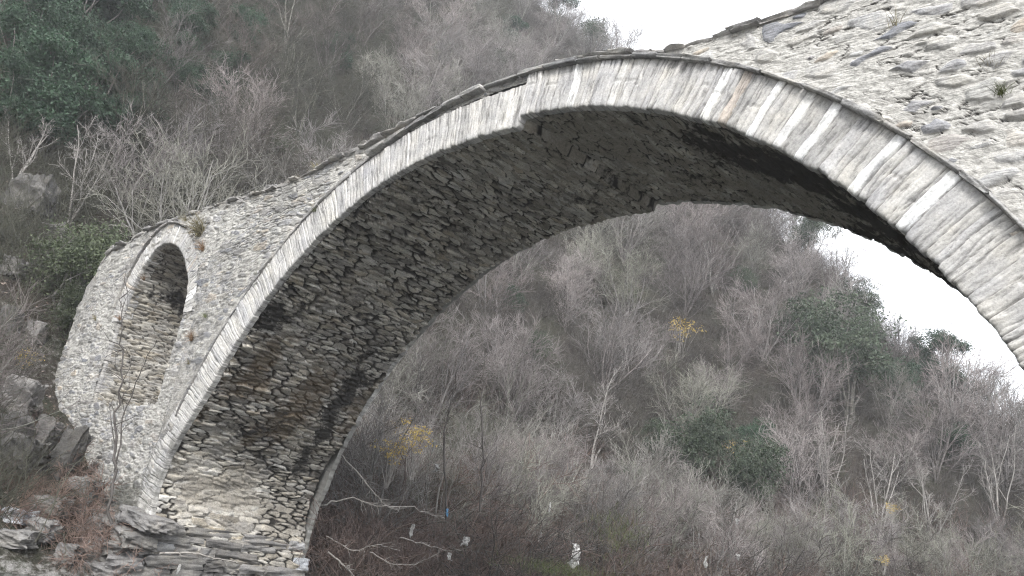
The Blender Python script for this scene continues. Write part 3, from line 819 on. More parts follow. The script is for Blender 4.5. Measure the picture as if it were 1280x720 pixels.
def woody(name, seed, cfg, mt, mc, split=2, k=1.0):
    o = tree_segs(seed, cfg)
    tr = [s for l in o[:split] for s in l]; cr = [s for l in o[split:] for s in l]
    return segs_mesh(name + '_trunk', tr, 4), segs_mesh(name + '_crown', cr, 3), mt, mc

def leafy(name, seed, rad, hgt, nclump, nleaf, size, ml, mt=None, flat=.75, base=.5):
    """trunk with limbs and a crown of small leaf faces gathered in clumps"""
    rg = np.random.default_rng(seed)
    C = []; lim = []
    nb = 11
    lobes = [(rg.normal(0, .5, 3) * np.array([rad, rad, hgt * .22]) * .8 + np.array([0, 0, base + (hgt - base) * (.25 + .6 * rg.random())]), (.22 + .38 * rg.random()) * rad) for _ in range(nb)]
    for c, r in lobes:
        for _ in range(nclump // nb):
            v = rg.normal(0, 1, 3); v /= np.linalg.norm(v)
            C.append(c + v * r * (.35 + .85 * rg.random() ** .6) * np.array([1, 1, flat]))
        p = np.array([rg.normal(0, .1), rg.normal(0, .1), -.3]); steps = 5
        for i in range(steps):
            q = p + (c - p) / (steps - i) + rg.normal(0, .08, 3) * (i < steps - 1)
            lim.append((*p, *q, .055 * (1 - i / steps) * rad / 2 + .012, .055 * (1 - (i + 1) / steps) * rad / 2 + .012)); p = q
    C = np.array(C)
    k = max(1, nleaf // len(C))
    cs = .13 * rad / 2 + .05
    P = np.repeat(C, k, 0) + rg.normal(0, cs, (len(C) * k, 3)) * np.array([1, 1, .7])
    n = len(P)
    a = rg.normal(0, 1, (n, 3)); a /= np.linalg.norm(a, axis=1)[:, None]
    b = np.cross(a, rg.normal(0, 1, (n, 3))); b /= np.linalg.norm(b, axis=1)[:, None]
    s_ = size * (.6 + .8 * rg.random((n, 1)))
    V = np.stack([P - a * s_, P - b * s_ * .42, P + a * s_, P + b * s_ * .42], 1).reshape(-1, 3)
    Q = np.arange(n * 4).reshape(-1, 4)
    # twigs through the crown
    for c in C[::3]:
        v = rg.normal(0, .25, 3); lim.append((*(c - v * rad * .5), *(c + v * rad * .4), .008, .005))
    return segs_mesh(name + '_trunk', lim, 4), mesh_np(name + '_crown', V, Q, False), mt or M['bark_brown'], ml

def plant(name, loc, proto, label, cat, group=None, rz=0.0, sc=1.0, tilt=(0, 0), parts=('trunk', 'crown')):
    mt, mc, a, b = proto
    r = empty(name, loc, label, cat, group, rz, sc)
    r.rotation_euler = (tilt[0], tilt[1], rz)
    for nm, me, mm in ((parts[0], mt, a), (parts[1], mc, b)):
        if not me.materials: me.materials.append(mm)
        o = bpy.data.objects.new(nm, me); COL.objects.link(o); o.parent = r
    return r

def hidden_by_bridge(P):
    """does the masonry cover this point from the camera"""
    P = np.asarray(P, float); d = P - CAM
    hit = 0
    for yy, cx, cz in ((0.0, 0, 0), (W, FCX, FCZ), (W * .5, .07, .04)):
        if d[1] <= 0: return False
        t = (yy - CAM[1]) / d[1]
        if t >= 1 or t < 0: continue
        x, z = CAM[0] + d[0] * t, CAM[2] + d[2] * t
        solid = (-20.2 < x < 15) and z < float(topz(x)) and math.hypot(x - cx, z - cz) > R + .1
        if solid and not (-16 < x < -11.6 and 4.3 < z < 9.2): hit += 1
    return hit >= 1

def ground_hit(px, py, d0=14.0, d1=170.0):
    """where the sight line through a photo pixel meets the hillside"""
    v = ray(px, py); h = np.hypot(v[0], v[1]); v = v / h
    Ds = np.arange(d0, d1, .25)
    Pp = CAM[None] + v[None] * Ds[:, None]
    below = Pp[:, 2] < terrain(Pp[:, 0], Pp[:, 1])
    if not below.any(): return None
    i = below.argmax()
    return np.array([Pp[i, 0], Pp[i, 1], float(terrain(Pp[i:i+1, 0], Pp[i:i+1, 1])[0])])

# --- prototypes
P_wood = [woody('bare_tree', 100 + i, dict(WOOD, lean=l, n=nn), M['bark_grey'], M['twig_grey']) for i, (l, nn) in enumerate([(26, [4, 9, 8, 4]), (34, [5, 8, 8, 4]), (18, [4, 9, 8, 4]), (40, [6, 7, 7, 4]), (24, [5, 8, 8, 4])])]
P_dwood = [(segs[0].copy(), segs[1].copy(), M['bark_brown'], M['twig_brown']) for segs in P_wood[:3]]
P_bush = [woody('bush', 200 + i, dict(BUSH, lean=l), M['twig_red'], M['twig_red'], 1) for i, l in enumerate((40, 55, 34))]
P_kbush = [(segs[0].copy(), segs[1].copy(), M['twig_dark'], M['twig_dark']) for segs in P_bush]
P_gbush = [woody('bush', 220 + i, dict(BUSH, lean=l), M['twig_under'], M['twig_under'], 1) for i, l in enumerate((46, 60))]
P_pale = [woody('pale_tree', 300 + i, dict(PALE, lean=l, n=nn), M['bark_pale'], M['twig_pale'], 2) for i, (l, nn) in enumerate([(16, [5, 6, 5, 4]), (24, [3, 8, 6, 4]), (12, [4, 7, 6, 4])])]
P_dark = [leafy('evergreen', 400 + i, 2.3, 5.2, 420, 11000, .085, M['leaf_dark']) for i in range(2)]
P_grey = [leafy('evergreen', 410 + i, 2.5, 5.6, 420, 11000, .075, M['leaf_grey'], base=.2) for i in range(2)]
P_oliv = [leafy('evergreen', 420 + i, 2.0, 3.0, 300, 12000, .05, M['leaf_olive'], base=-.1) for i in range(1)]
P_yell = [leafy('yellow', 430, .8, 2.6, 70, 420, .07, M['leaf_yellow'], M['bark_pale'], base=1.1)]

# --- the wood on the hillside
rg = np.random.default_rng(11)
placed = []
def free(x, y, s): return all((x - a) ** 2 + (y - b) ** 2 > (s + t) ** 2 * .25 for a, b, t in placed)
def in_view(p, h, m=70):
    for f in (0, .5, 1):
        px, py, w_ = proj(p + np.array([0, 0, h * f]))
        if w_ > 0 and -m < px < 1280 + m and -m < py < 720 + m and not hidden_by_bridge(p + np.array([0, 0, h * f])): return True
    return False

def place(proto, px, py, name, label, cat, group=None, sc=1.0, rz=None, D=None, tilt=(0, 0), sink=0.0, **k):
    p = ground_hit(px, py) if D is None else None
    if p is None:
        v = ray(px, py); v = v / np.hypot(v[0], v[1]); q = CAM + v * (D or 60); p = np.array([q[0], q[1], float(terrain(q[:1], q[1:2])[0])])
    p = p - np.array([0, 0, sink])
    o = plant(name, p, proto, label, cat, group, rg.random() * 6.28 if rz is None else rz, sc, tilt, **k)
    placed.append((p[0], p[1], 2.4 * sc)); return o

def place_ridge(proto, px, name, label, sc, back=1.0, cat='tree'):
    v = ray(px, 300); a_ = math.atan2(v[0], v[1])
    # the photo leans, so find the direction whose skyline shows at this column
    best = min(range(len(AZT)), key=lambda i: abs(proj(np.array([CAM[0] + math.sin(AZT[i]) * DRI[i], CAM[1] + math.cos(AZT[i]) * DRI[i], ZRI[i] + 3]))[0] - px) if -2.2 < AZT[i] < .6 else 1e9)
    D = DRI[best] - back; q = np.array([CAM[0] + math.sin(AZT[best]) * D, CAM[1] + math.cos(AZT[best]) * D]); z = float(terrain(q[:1], q[1:2])[0])
    o = plant(name, np.array([q[0], q[1], z - .3]), proto, label, cat, None, rg.random() * 6.28, sc); placed.append((q[0], q[1], 2.4 * sc)); return o
# plants one can point to (pixel of the foot in the 1280 x 720 photo)
place(P_grey[0], 1060, 535, 'evergreen_tree', 'dense dark green evergreen tree on the slope, largest green crown seen through the main arch', 'tree', sc=1.7)
place(P_grey[1], 850, 635, 'evergreen_tree', 'wide grey green evergreen bush low on the bank below the leaning pale trunk', 'tree', sc=1.05)
place(P_grey[0], 925, 655, 'evergreen_tree', 'lower grey green evergreen bush right beside the wide one below the leaning trunk', 'tree', sc=.85)
for i_, (q_, s_, lab_) in enumerate((((1120, 520), .8, 'dull green evergreen right below the largest green crown under the arch'), ((1000, 440), .7, 'dull green evergreen left of the largest green crown under the arch'), ((820, 600), .6, 'dark green bush between the leaning pale trunk and the low grey green evergreen'),
                     ((940, 590), .6, 'olive green bush on the bank right of the low grey green evergreen'), ((1090, 450), .7, 'evergreen climbing the slope above the largest green crown under the arch'), ((1210, 520), .7, 'hazy evergreen on the far slope near the right edge'), ((1150, 470), .6, 'small hazy evergreen just below the skyline at right'),
                     ((660, 470), .45, 'small green shrub in the bare wood just right of the bridge leg'), ((780, 640), .4, 'low mossy green shrub on the bank in the bottom middle'), ((640, 400), .4, 'small dull green shrub high in the bare wood left under the arch'), ((930, 380), .5, 'dull evergreen high in the bare wood under the arch'))):
    place((P_grey[i_ % 2] if i_ % 3 else P_dark[0]), *q_, 'evergreen_tree', lab_, 'tree', sc=s_)
place(P_dark[0], 1190, 590, 'evergreen_tree', 'small dark green evergreen with drooping crown near right edge of the photo', 'tree', sc=.62)
place_ridge(P_grey[1], 745, 'evergreen_tree', 'bluish evergreen on the skyline just left of the gap above the arch crown', 1.25, 1.5)
place_ridge(P_dark[1], 700, 'evergreen_tree', 'round evergreen on the skyline above the slabs over the arch crown', 1.2, 3)
place(P_grey[0], 610, 110, 'evergreen_tree', 'green bushy evergreen directly behind the slabs left of the arch crown', 'tree', sc=.7)
place(P_grey[1], 540, 130, 'evergreen_tree', 'darker green evergreen among bare twigs just above the left side of the bridge', 'tree', sc=.55)
place(P_dark[0], 50, 205, 'evergreen_tree', 'dark ivy covered evergreen above the grey boulder at the left edge', 'tree', sc=1.0)
place(P_dark[1], 110, 170, 'evergreen_tree', 'dark glossy evergreen mass right of the ivy covered one on the left slope', 'tree', sc=.9)
place(P_dark[0], 25, 60, 'evergreen_tree', 'dark evergreen in the upper left corner of the photo', 'tree', sc=.9)
for q_, s_, lab_ in (((130, 110), .8, 'dark evergreen between the ivy covered one and the middle of the left slope'), ((60, 130), .9, 'dark evergreen near the left edge above the ivy covered one'), ((150, 60), .7, 'dark evergreen below the high green crown at the top left'),
                     ((90, 60), 1.1, 'broad dark evergreen at the top left, left of the high green crown'), ((40, 175), 1.0, 'dark evergreen right above the large angular boulder'), ((215, 75), .7, 'dark evergreen right of the high green crown at the top left'), ((640, 60), .8, 'bluish evergreen high on the hill left of the skyline evergreens'), ((420, 90), .6, 'dull evergreen high among bare trees above the middle of the bridge'), ((300, 60), .6, 'dull dark evergreen among bare twigs at the top, left of centre'), ((20, 120), .8, 'dark evergreen cut by the left edge of the photo'), ((260, 150), .5, 'small dark evergreen in the bare wood above the side arch')):
    place(P_dark[int(rg.integers(2))], *q_, 'evergreen_tree', lab_, 'tree', sc=s_)
place(P_dark[1], 185, 20, 'evergreen_tree', 'green crown at the top edge above the left slope, highest of the left evergreens', 'tree', sc=.8)
place_ridge(P_dark[1], 1178, 'evergreen_tree', 'small dark tree standing up from the skyline at the right end of the hill', 1.0, 1)
place_ridge(P_grey[0], 1080, 'evergreen_tree', 'grey green evergreen on the skyline just below the dark end of the arch underside', .8, 1)
place_ridge(P_grey[1], 1010, 'evergreen_tree', 'evergreen on the skyline right under the top of the far arch edge', 1.0, 1)
place(P_oliv[0], 78, 392, 'evergreen_shrub', 'rounded olive green shrub growing against the left end of the bridge', 'shrub', sc=1.35)
place(P_oliv[0], 90, 430, 'evergreen_shrub', 'darker lower shrub below the rounded one at the left end of the bridge', 'shrub', sc=.75)
place(P_oliv[0], 350, 205, 'evergreen_shrub', 'dull green shrub behind the bridge top, right of the grass tufts', 'shrub', sc=.6)
place(P_pale[0], 1035, 640, 'pale_tree', 'tall pale bare tree with several upright stems left of the forked leaning pale tree', 'tree', sc=.95, rz=.4)
place(P_pale[2], 1100, 690, 'pale_tree', 'pale bare tree leaning right with forked bright trunk on lower right slope', 'tree', sc=1.0, rz=2.0, tilt=(0, .15))
place(P_pale[1], 1165, 690, 'pale_tree', 'thin forked pale trunk beneath the small dark evergreen on the right', 'tree', sc=.85)
place(P_pale[0], 1250, 660, 'pale_tree', 'pale bare tree with curved upright stems at the right edge', 'tree', sc=1.1)
place(P_pale[1], 740, 590, 'pale_tree', 'pale bare trunk leaning strongly right across the bushes in the middle of the arch', 'tree', sc=.9, rz=1.0, tilt=(-.35, .6))
place(P_pale[2], 85, 285, 'pale_tree', 'pale slender bare tree rising behind the olive shrub beside the grey boulder', 'tree', sc=.8)
place(P_pale[1], 15, 235, 'pale_tree', 'pale bare branches reaching in at the left edge next to the grey boulder', 'tree', sc=.6)
place(P_yell[0], 850, 450, 'yellow_sapling', 'sapling with a bright patch of yellow leaves among grey twigs in mid arch', 'sapling', sc=1.15)
place(P_yell[0], 500, 590, 'yellow_sapling', 'bush with dull yellow leaves close to the right side of the bridge leg', 'sapling', sc=.75)
place(P_yell[0], 915, 590, 'yellow_sapling', 'sapling with faint yellow green leaves beside the low grey green evergreen', 'sapling', sc=.7)
place(P_yell[0], 890, 675, 'yellow_sapling', 'tiny sapling with a few bright yellow leaves on the bank', 'sapling', sc=.28)

LAB = {
 'near': 'leafless grey tree with many thin stems in the lower wood seen through the main arch',
 'mid': 'leafless grey tree crowding the steep upper slope seen through the main arch',
 'left': 'leafless grey tree on the dark slope above and behind the left part of the bridge',
 'ridge': 'leafless hazy tree along the skyline of the wooded hill',
}
nt_ = 0
cand = []
for _ in range(12000):
    px = rg.uniform(-60, 1340); py = rg.uniform(-60, 760)
    # sample the slope evenly per ground area: pick azimuth and distance
    a_ = math.atan2(*ray(px, 360)[:2]); D = math.sqrt(rg.uniform(24 ** 2, 125 ** 2))
    x = CAM[0] + math.sin(a_) * D; y = CAM[1] + math.cos(a_) * D
    cand.append((D, x, y))
cand = np.array(cand)
dl = sdist(cand[:, 1], cand[:, 2], LF); zc = terrain(cand[:, 1], cand[:, 2])
for (D, x, y), d_, z in zip(cand, dl, zc):
    if d_ < 2.0 or nt_ >= 250: continue
    if -23 < x < 16 and -3.5 < y < W + 2.2: continue
    if x < -14 and y < -1 and d_ < 15: continue
    az_ = math.atan2(x - CAM[0], y - CAM[1]); dr_ = float(np.interp(az_, AZT, DRI))
    if D > dr_ + 5: continue
    s = rg.uniform(.75, 1.25) * (1.0 if d_ > 8 else .8)
    sp = (2.5 if D < 45 else 3.4 if D < 75 else 4.6) * s
    if not free(x, y, sp): continue
    p = np.array([x, y, z])
    if not in_view(p, 4.5 * s): continue
    px, py, _w = proj(p + np.array([0, 0, 2.0]))
    key = 'ridge' if D > dr_ - 6 else ('left' if (px < 640 and py < 330 - px * .18) else ('near' if D < 48 else 'mid'))
    sc = s * (1.15 if D > 60 else 1.0)
    pr_ = P_dwood if (key == 'left' and px + py * .5 < 560 and rg.random() < .85) else P_wood
    plant('bare_tree', p, pr_[int(rg.integers(len(pr_)))], LAB[key], 'tree', {'near': 'bare trees low on the hillside', 'mid': 'bare trees high on the hillside', 'left': 'bare trees behind the left of the bridge', 'ridge': 'bare trees on the skyline'}[key], rg.random() * 6.28, sc, (rg.normal(0, .07), rg.normal(0, .07)))
    placed.append((x, y, sp)); nt_ += 1
print('bare trees', nt_, [len(p_[1].polygons) for p_ in P_wood])

for q_, s_ in (((20, 95), .8), ((75, 120), .75), ((110, 40), .8), ((165, 110), .7), ((60, 30), .8), ((205, 30), .75), ((240, 60), .6), ((175, 165), .6), ((330, 20), .6), ((220, 130), .55), ((280, 110), .5), ((10, 180), .7), ((140, 190), .6)):
    place(P_dark[int(rg.integers(2))], *q_, 'evergreen_tree', 'dark green evergreen mixed among the bare trees of the upper left slope', 'tree', 'dark evergreens of the upper left slope', sc=s_)
for q_, s_, lab_ in (((455, 640), 1.3, 'tall reddish brown bush rising right beside the inner foot of the bridge leg'), ((500, 655), 1.25, 'tall reddish brown bush behind the level crooked branch'), ((640, 650), 1.3, 'tall reddish brown bush right of the two thin dark saplings'), ((700, 620), 1.2, 'reddish bush at the foot of the leaning pale trunk')):
    place(P_bush[int(rg.integers(3))], *q_, 'bramble_bush', lab_, 'bush', sc=s_, parts=('stems', 'twigs'))
# reddish bushes along the foot of the slope
nb_ = 0
for (D, x, y), d_, z in zip(cand, dl, zc):
    if nb_ >= 110: break
    if not (.3 < d_ < 9) or D > 62 or (-23 < x < 16 and -.8 < y < W + 1.0) or (x < -9.7 and y < 0): continue
    s = rg.uniform(.7, 1.2) * (1.3 if d_ < 4 else 1.0)
    p = np.array([x, y, z])
    if not in_view(p, 1.5) : continue
    red = rg.random() < .62; dk = (not red) and rg.random() < .6
    pr_, lab_, grp_ = (P_bush, 'tangled leafless reddish brown bush on the river bank below the wood', 'red bushes along the bank') if red else ((P_kbush, 'tangled leafless blackish bush on the river bank below the wood', 'dark bushes along the bank') if dk else (P_gbush, 'tangled leafless grey bush on the river bank below the wood', 'grey bushes along the bank'))
    plant('bramble_bush', p, pr_[int(rg.integers(len(pr_)))], lab_, 'bush', grp_, rg.random() * 6.28, s, parts=('stems', 'twigs'))
    nb_ += 1
print('bushes', nb_)

# undergrowth: a continuous mass of low twigs and suckers over the slope
def clump(seed, n=60):
    r_ = np.random.default_rng(seed); S = []
    for _ in range(n):
        a = r_.random() * 6.28; l = r_.uniform(.1, 1.1)
        d = np.array([math.cos(a) * math.sin(l), math.sin(a) * math.sin(l), math.cos(l)]); p = np.array([r_.normal(0, .5), r_.normal(0, .5), -.15])
        st = r_.uniform(.22, .5); rr_ = r_.uniform(.008, .014)
        for i in range(4):
            q = p + d * st; S.append((*p, *q, rr_ * (1 - i * .15), rr_ * (1 - (i + 1) * .15))); p = q
            d = d + r_.normal(0, .25, 3) + np.array([0, 0, -.08]); d /= np.linalg.norm(d)
    return np.array(S)
CL = [clump(500 + i) for i in range(6)]
def mass(name, pts, mats, label, cat, seed, smin, smax):
    r_ = np.random.default_rng(seed); out = []
    for p in pts:
        S = CL[int(r_.integers(6))].copy(); a = r_.random() * 6.28; s = r_.uniform(smin, smax)
        c, s_ = math.cos(a), math.sin(a)
        Rm = np.array([[c, -s_, 0], [s_, c, 0], [0, 0, 1]]) * s
        S[:, :3] = S[:, :3] @ Rm.T + p; S[:, 3:6] = S[:, 3:6] @ Rm.T + p; S[:, 6:] *= max(.8, s * .8)
        out.append(S)
    me = segs_mesh(name, np.concatenate(out), 3)
    o = link(name, me, mats)
    return tag(o, label, cat, kind='stuff')
pts = {'low': [], 'left': [], 'high': []}
cd2 = []
for _ in range(30000):
    a_ = rg.uniform(-1.42, -.14); D = rg.uniform(20, 125) if rg.random() < .6 else math.sqrt(rg.uniform(400, 15600))
    cd2.append((D, CAM[0] + math.sin(a_) * D, CAM[1] + math.cos(a_) * D, a_))
cd2 = np.array(cd2); d2_ = sdist(cd2[:, 1], cd2[:, 2], LF); z2_ = terrain(cd2[:, 1], cd2[:, 2]); dr2 = np.interp(cd2[:, 3], AZT, DRI)
tot = 0
for (D, x, y, a_), d_, z, dr_ in zip(cd2, d2_, z2_, dr2):
    if d_ < .8 or D > dr_ + 4 or tot > 4200: continue
    if -20.6 < x < 16 and -1.0 < y < W + .8: continue
    if x < -10 and y < -.5 and rg.random() < .35: continue
    if x > -19.5 and -2.2 < y < -.3: continue
    p = np.array([x, y, z])
    if in_view(p, 1.2, 40):
        px, py, _w = proj(p); tot += 1
        key = 'left' if (px < 640 and py < 340 - px * .25 and px + py * .5 < 620 + 120 * rg.random()) or (px < 130) else ('low' if d_ < 8 + 5 * rg.random() else 'high')
        pts[key].append(p)
print('clumps', {k_: len(v_) for k_, v_ in pts.items()})
mass('undergrowth', pts['high'], M['twig_under'], 'low tangle of grey leafless undergrowth covering the upper hillside', 'undergrowth', 21, .7, 1.5)
mass('undergrowth', pts['low'], M['twig_low'], 'low tangle of reddish brown leafless undergrowth along the foot of the hillside', 'undergrowth', 22, .7, 1.5)
r_ = np.random.default_rng(91); n_l = 9000
lx_ = r_.uniform(-34, -11, n_l); ly_ = r_.uniform(-9, 9, n_l); ok_ = (sdist(lx_, ly_, LF) > .6) & ~((lx_ > -20.4) & (ly_ > -.3) & (ly_ < W + .3))
lx_ = lx_[ok_]; ly_ = ly_[ok_]; lz_ = terrain(lx_, ly_) + r_.uniform(.0, .05, len(lx_)); n_l = len(lx_)
a_l = r_.normal(0, 1, (n_l, 3)); a_l[:, 2] *= .35; a_l /= np.linalg.norm(a_l, axis=1)[:, None]; b_l = np.cross(a_l, r_.normal(0, .4, (n_l, 3)) + np.array([0, 0, 1])); b_l /= np.linalg.norm(b_l, axis=1)[:, None]
s_l = r_.uniform(.03, .085, (n_l, 1)); P_l = np.stack([lx_, ly_, lz_], -1)
tag(link('leaf_litter', mesh_np('leaf_litter', np.stack([P_l - a_l * s_l, P_l - b_l * s_l * .6, P_l + a_l * s_l, P_l + b_l * s_l * .6], 1).reshape(-1, 3), np.arange(n_l * 4).reshape(-1, 4), False), M['leaf_litter']), 'brown fallen leaves lying on the slope left of the bridge', 'leaf litter', kind='stuff')
mass('undergrowth', pts['left'], M['twig_brown'], 'dark brown leafless undergrowth on the slope behind the left of the bridge', 'undergrowth', 23, .7, 1.5)

# ------------------------------------------------------------------ rocks, weeds, driftwood and washed up plastic
def at(px, py, D):
    v = ray(px, py); return CAM + v / np.hypot(v[0], v[1]) * D
def wall_pt(px, py, y=-.03):
    v = ray(px, py); return CAM + v * (y - CAM[1]) / v[1]

def rock(px, py, wp_, hp_, name, label, seed, group=None, depth=.8, tilt=0.0, D=None, mat='rock', rnd=.3, rough=.14):
    """a boulder whose foot centre shows at this pixel of the photo, wp_ x hp_ pixels large"""
    p = ground_hit(px, py) if D is None else at(px, py, D)
    D_ = np.linalg.norm(p - CAM); sx = .72 * wp_ * D_ / 1020; sz = .85 * hp_ * D_ / 1020
    mb_ = MB(); rt = Vector(CR); rt.z = 0; rt.normalize(); f_ = Vector((-rt.y, rt.x, 0))
    ax = np.array(rt) * math.cos(tilt) + np.array([0, 0, 1]) * math.sin(tilt); az2 = np.array([0, 0, 1]) * math.cos(tilt) - np.array(rt) * math.sin(tilt)
    V, Q = rough_block((0, 0, sz * .36), ax, np.array(f_), az2, sx, max(sx, .35) * depth, sz * 1.1, seed, n=26, rough=rough, rnd=rnd, crack=.14)
    mb_.add(V, Q, (seed * .37) % 1)
    o = mb_.build(name, M[mat]); o.location = p
    return tag(o, label, 'rock', group)
rock(35, 262, 52, 44, 'boulder', 'large angular grey boulder on the slope at the left edge below the ivy covered evergreen', 1, rnd=.12)
rock(44, 575, 30, 52, 'standing_rock', 'tall dark rock slab leaning beside the left bridge end behind the paler slab', 2, tilt=-.2, rnd=.36)
rock(72, 600, 34, 66, 'standing_rock', 'tall pale grey rock slab leaning right against the left end of the bridge wall', 3, tilt=-.22, rnd=.34)
rock(96, 640, 44, 44, 'boulder', 'dark boulder under the leaning slabs at the foot of the side arch', 4)
rock(18, 520, 50, 44, 'boulder', 'rounded dark boulder below the yellow leaves at the left edge', 5)
rock(20, 590, 52, 40, 'boulder', 'angular reddish grey block at the left edge above the bleached beams', 6, rnd=.12)
rock(8, 560, 40, 40, 'boulder', 'small grey block behind the reddish block at the left edge', 7, rnd=.15)
rock(40, 425, 26, 24, 'boulder', 'grey rock half hidden by the olive shrub on the left slope', 8)
rock(6, 415, 26, 30, 'boulder', 'rock spotted with lichens at the left edge beside the olive shrub', 9)
rock(15, 345, 30, 22, 'boulder', 'flat grey rock on leaf litter under the large angular boulder', 10)
rock(70, 300, 26, 22, 'boulder', 'small rock right of the large angular boulder on the left slope', 13)
for j_, (px, py, w1, h1) in enumerate(((15, 690, 50, 18), (48, 680, 38, 22), (85, 700, 30, 20), (120, 708, 40, 24), (175, 705, 52, 30), (150, 690, 34, 24), (60, 650, 44, 20), (20, 655, 40, 16), (125, 670, 36, 26), (205, 712, 40, 22))):
    rock(px, py, w1, h1, 'river_stone', 'rough grey stone among others on the bank below the side arch', 20 + j_, 'stones at the water edge', mat='plinth')

def tube(name, pts, r0, r1, m, label=None, cat=None, group=None, twigs=0, seed=0, sides=7):
    """a bent limb through points, optionally with side shoots; one mesh"""
    r_ = np.random.default_rng(seed); pts = np.array(pts, float)
    s_ = np.linspace(0, len(pts) - 1, (len(pts) - 1) * 6 + 1)
    P_ = np.stack([np.interp(s_, np.arange(len(pts)), pts[:, k_]) for k_ in range(3)], -1)
    for _ in range(2): P_[1:-1] = (P_[:-2] + 2 * P_[1:-1] + P_[2:]) / 4
    L_ = np.linalg.norm(P_[-1] - P_[0]); P_[1:-1] += r_.normal(0, .006 * L_, (len(P_) - 2, 3))
    n = len(P_); rad_ = np.linspace(r0, r1, n)
    S_ = [(*P_[i], *P_[i + 1], rad_[i], rad_[i + 1]) for i in range(n - 1)]
    for _ in range(twigs):
        i = int(r_.integers(n // 4, n - 1)); d_ = (P_[i + 1] - P_[i]); d_ /= np.linalg.norm(d_)
        d_ = d_ + r_.normal(0, .7, 3); d_ /= np.linalg.norm(d_); q = P_[i]; l_ = L_ * r_.uniform(.06, .16); rr_ = rad_[i] * .5
        for k_ in range(4):
            q2 = q + d_ * l_ / 4 * 1.5; S_.append((*q, *q2, rr_ * (1 - k_ * .2), rr_ * (1 - (k_ + 1) * .2))); q = q2; d_ = d_ + r_.normal(0, .25, 3); d_ /= np.linalg.norm(d_)
    o0 = P_[0].copy(); S_ = np.array(S_); S_[:, :3] -= o0; S_[:, 3:6] -= o0
    o = link(name, segs_mesh(name, S_, sides), m); o.location = o0
    return tag(o, label, cat, group)

# bleached beams at the left edge
tube('driftwood_log', [at(-8, 594, 26.5), at(30, 608, 26.3), at(60, 622, 26.1)], .13, .10, M['driftwood'], 'upper bleached driftwood log lying on the bank at the left edge', 'log', seed=1)
tube('driftwood_log', [at(-8, 612, 26.0), at(50, 630, 25.8), at(108, 652, 25.5)], .12, .08, M['driftwood'], 'lower longer bleached driftwood log lying on the bank at the left edge', 'log', seed=2)
tube('driftwood_branch', [at(200, 692, 21.2), at(235, 690, 21.2), at(262, 697, 21.1), at(298, 703, 21.1)], .03, .012, M['driftwood'], 'thin bleached branch lying across the foot of the bridge leg', 'branch', twigs=9, seed=3)
# branches washed up beyond the leg
DW = [([(400, 632), (440, 622), (478, 634), (510, 633), (556, 648)], .045, .02, 'pale crooked branch lying level just left of the blue plastic scrap'),
      ([(408, 670), (440, 690), (470, 680), (500, 688)], .028, .014, 'thin arched branch on the bank low beside the bridge leg'),
      ([(424, 566), (450, 594), (478, 630), (500, 640)], .05, .02, 'grey branch slanting down to the right from the bridge leg'),
      ([(410, 690), (436, 712), (455, 735)], .05, .03, 'bare branch slanting down out of the picture beside the bridge leg'),
      ([(462, 690), (490, 706), (520, 706), (550, 690)], .026, .014, 'curved sagging branch near the bottom edge below the white rags'),
      ([(500, 672), (530, 680), (560, 690), (590, 684)], .03, .014, 'crooked pale branch between the rags left of the blue plastic scrap')]
for j_, (q, r0, r1, lab) in enumerate(DW):
    g_ = ground_hit(*q[len(q) // 2]); D_ = (np.hypot(*(g_[:2] - CAM[:2])) - .8) if g_ is not None else 27
    D_ = min(D_, 25.0); r0 *= .55; r1 *= .5
    tube('driftwood_branch', [at(px, py, D_ + .3 * math.sin(k_ * 2 + j_)) for k_, (px, py) in enumerate(q)], r0, r1, M['driftwood'], lab, 'branch', twigs=22, seed=30 + j_)
# thin dark saplings in front of the bushes
for j_, (q, lab) in enumerate((([(558, 650), (556, 560), (562, 500), (575, 455)], 'thin dark upright sapling above the blue plastic scrap'), ([(600, 640), (604, 560), (601, 500), (606, 450)], 'thin dark upright sapling right of the one above the blue plastic scrap'))):
    tube('thin_sapling', [at(px, py, 25.5) for px, py in q], .035, .010, M['twig_dark'], lab, 'sapling', twigs=18, seed=50 + j_, sides=5)
tube('thin_sapling', [wall_pt(140, 655, -1.8), wall_pt(143, 560, -1.8), wall_pt(149, 480, -1.8), wall_pt(152, 400, -1.8), wall_pt(156, 345, -1.8)], .035, .008, M['twig_dark'], 'slender dark sapling growing in front of the side arch', 'sapling', twigs=26, seed=55, sides=5)
tube('thin_sapling', [wall_pt(143, 590, -1.7), wall_pt(155, 520, -1.7), wall_pt(172, 470, -1.7), wall_pt(196, 425, -1.7)], .02, .006, M['twig_dark'], 'short dark sapling slanting right in front of the side arch', 'sapling', twigs=14, seed=56, sides=5)

# dead red brown bushes in front of the wall
def bush_at(px, py, D, sc, label, proto, name='dead_bush', cat='bush'):
    p = ground_hit(px, py)
    if D is not None: p = at(px, py, D)
    return plant(name, p, proto, label, cat, None, rg.random() * 6, sc, parts=('stems', 'twigs'))
M['twig_rust'] = simple_mat('rust_twigs', (.15, .105, .088), (.26, .195, .165), 1.5)
P_rust = [woody('rust', 600 + i, dict(BUSH, n=[12, 8, 8], len=[1.5, .9, .6], lean=60, rad=[.016, .010, .008]), M['twig_rust'], M['twig_rust'], 1) for i in range(2)]
bush_at(105, 660, None, 1.0, 'large dead reddish brown bush in front of the side arch foot', P_rust[0])
bush_at(130, 705, None, .8, 'drooping dead reddish bush at the bottom edge below the side arch', P_rust[1])
bush_at(60, 640, None, .7, 'dead reddish bush between the bleached logs and the bridge wall', P_rust[1])
bush_at(165, 655, None, .55, 'small dead pinkish bush against the lower corner of the bridge leg', P_rust[0])
bush_at(55, 560, None, .7, 'dull dead bush in front of the leaning rock slabs', P_rust[1])
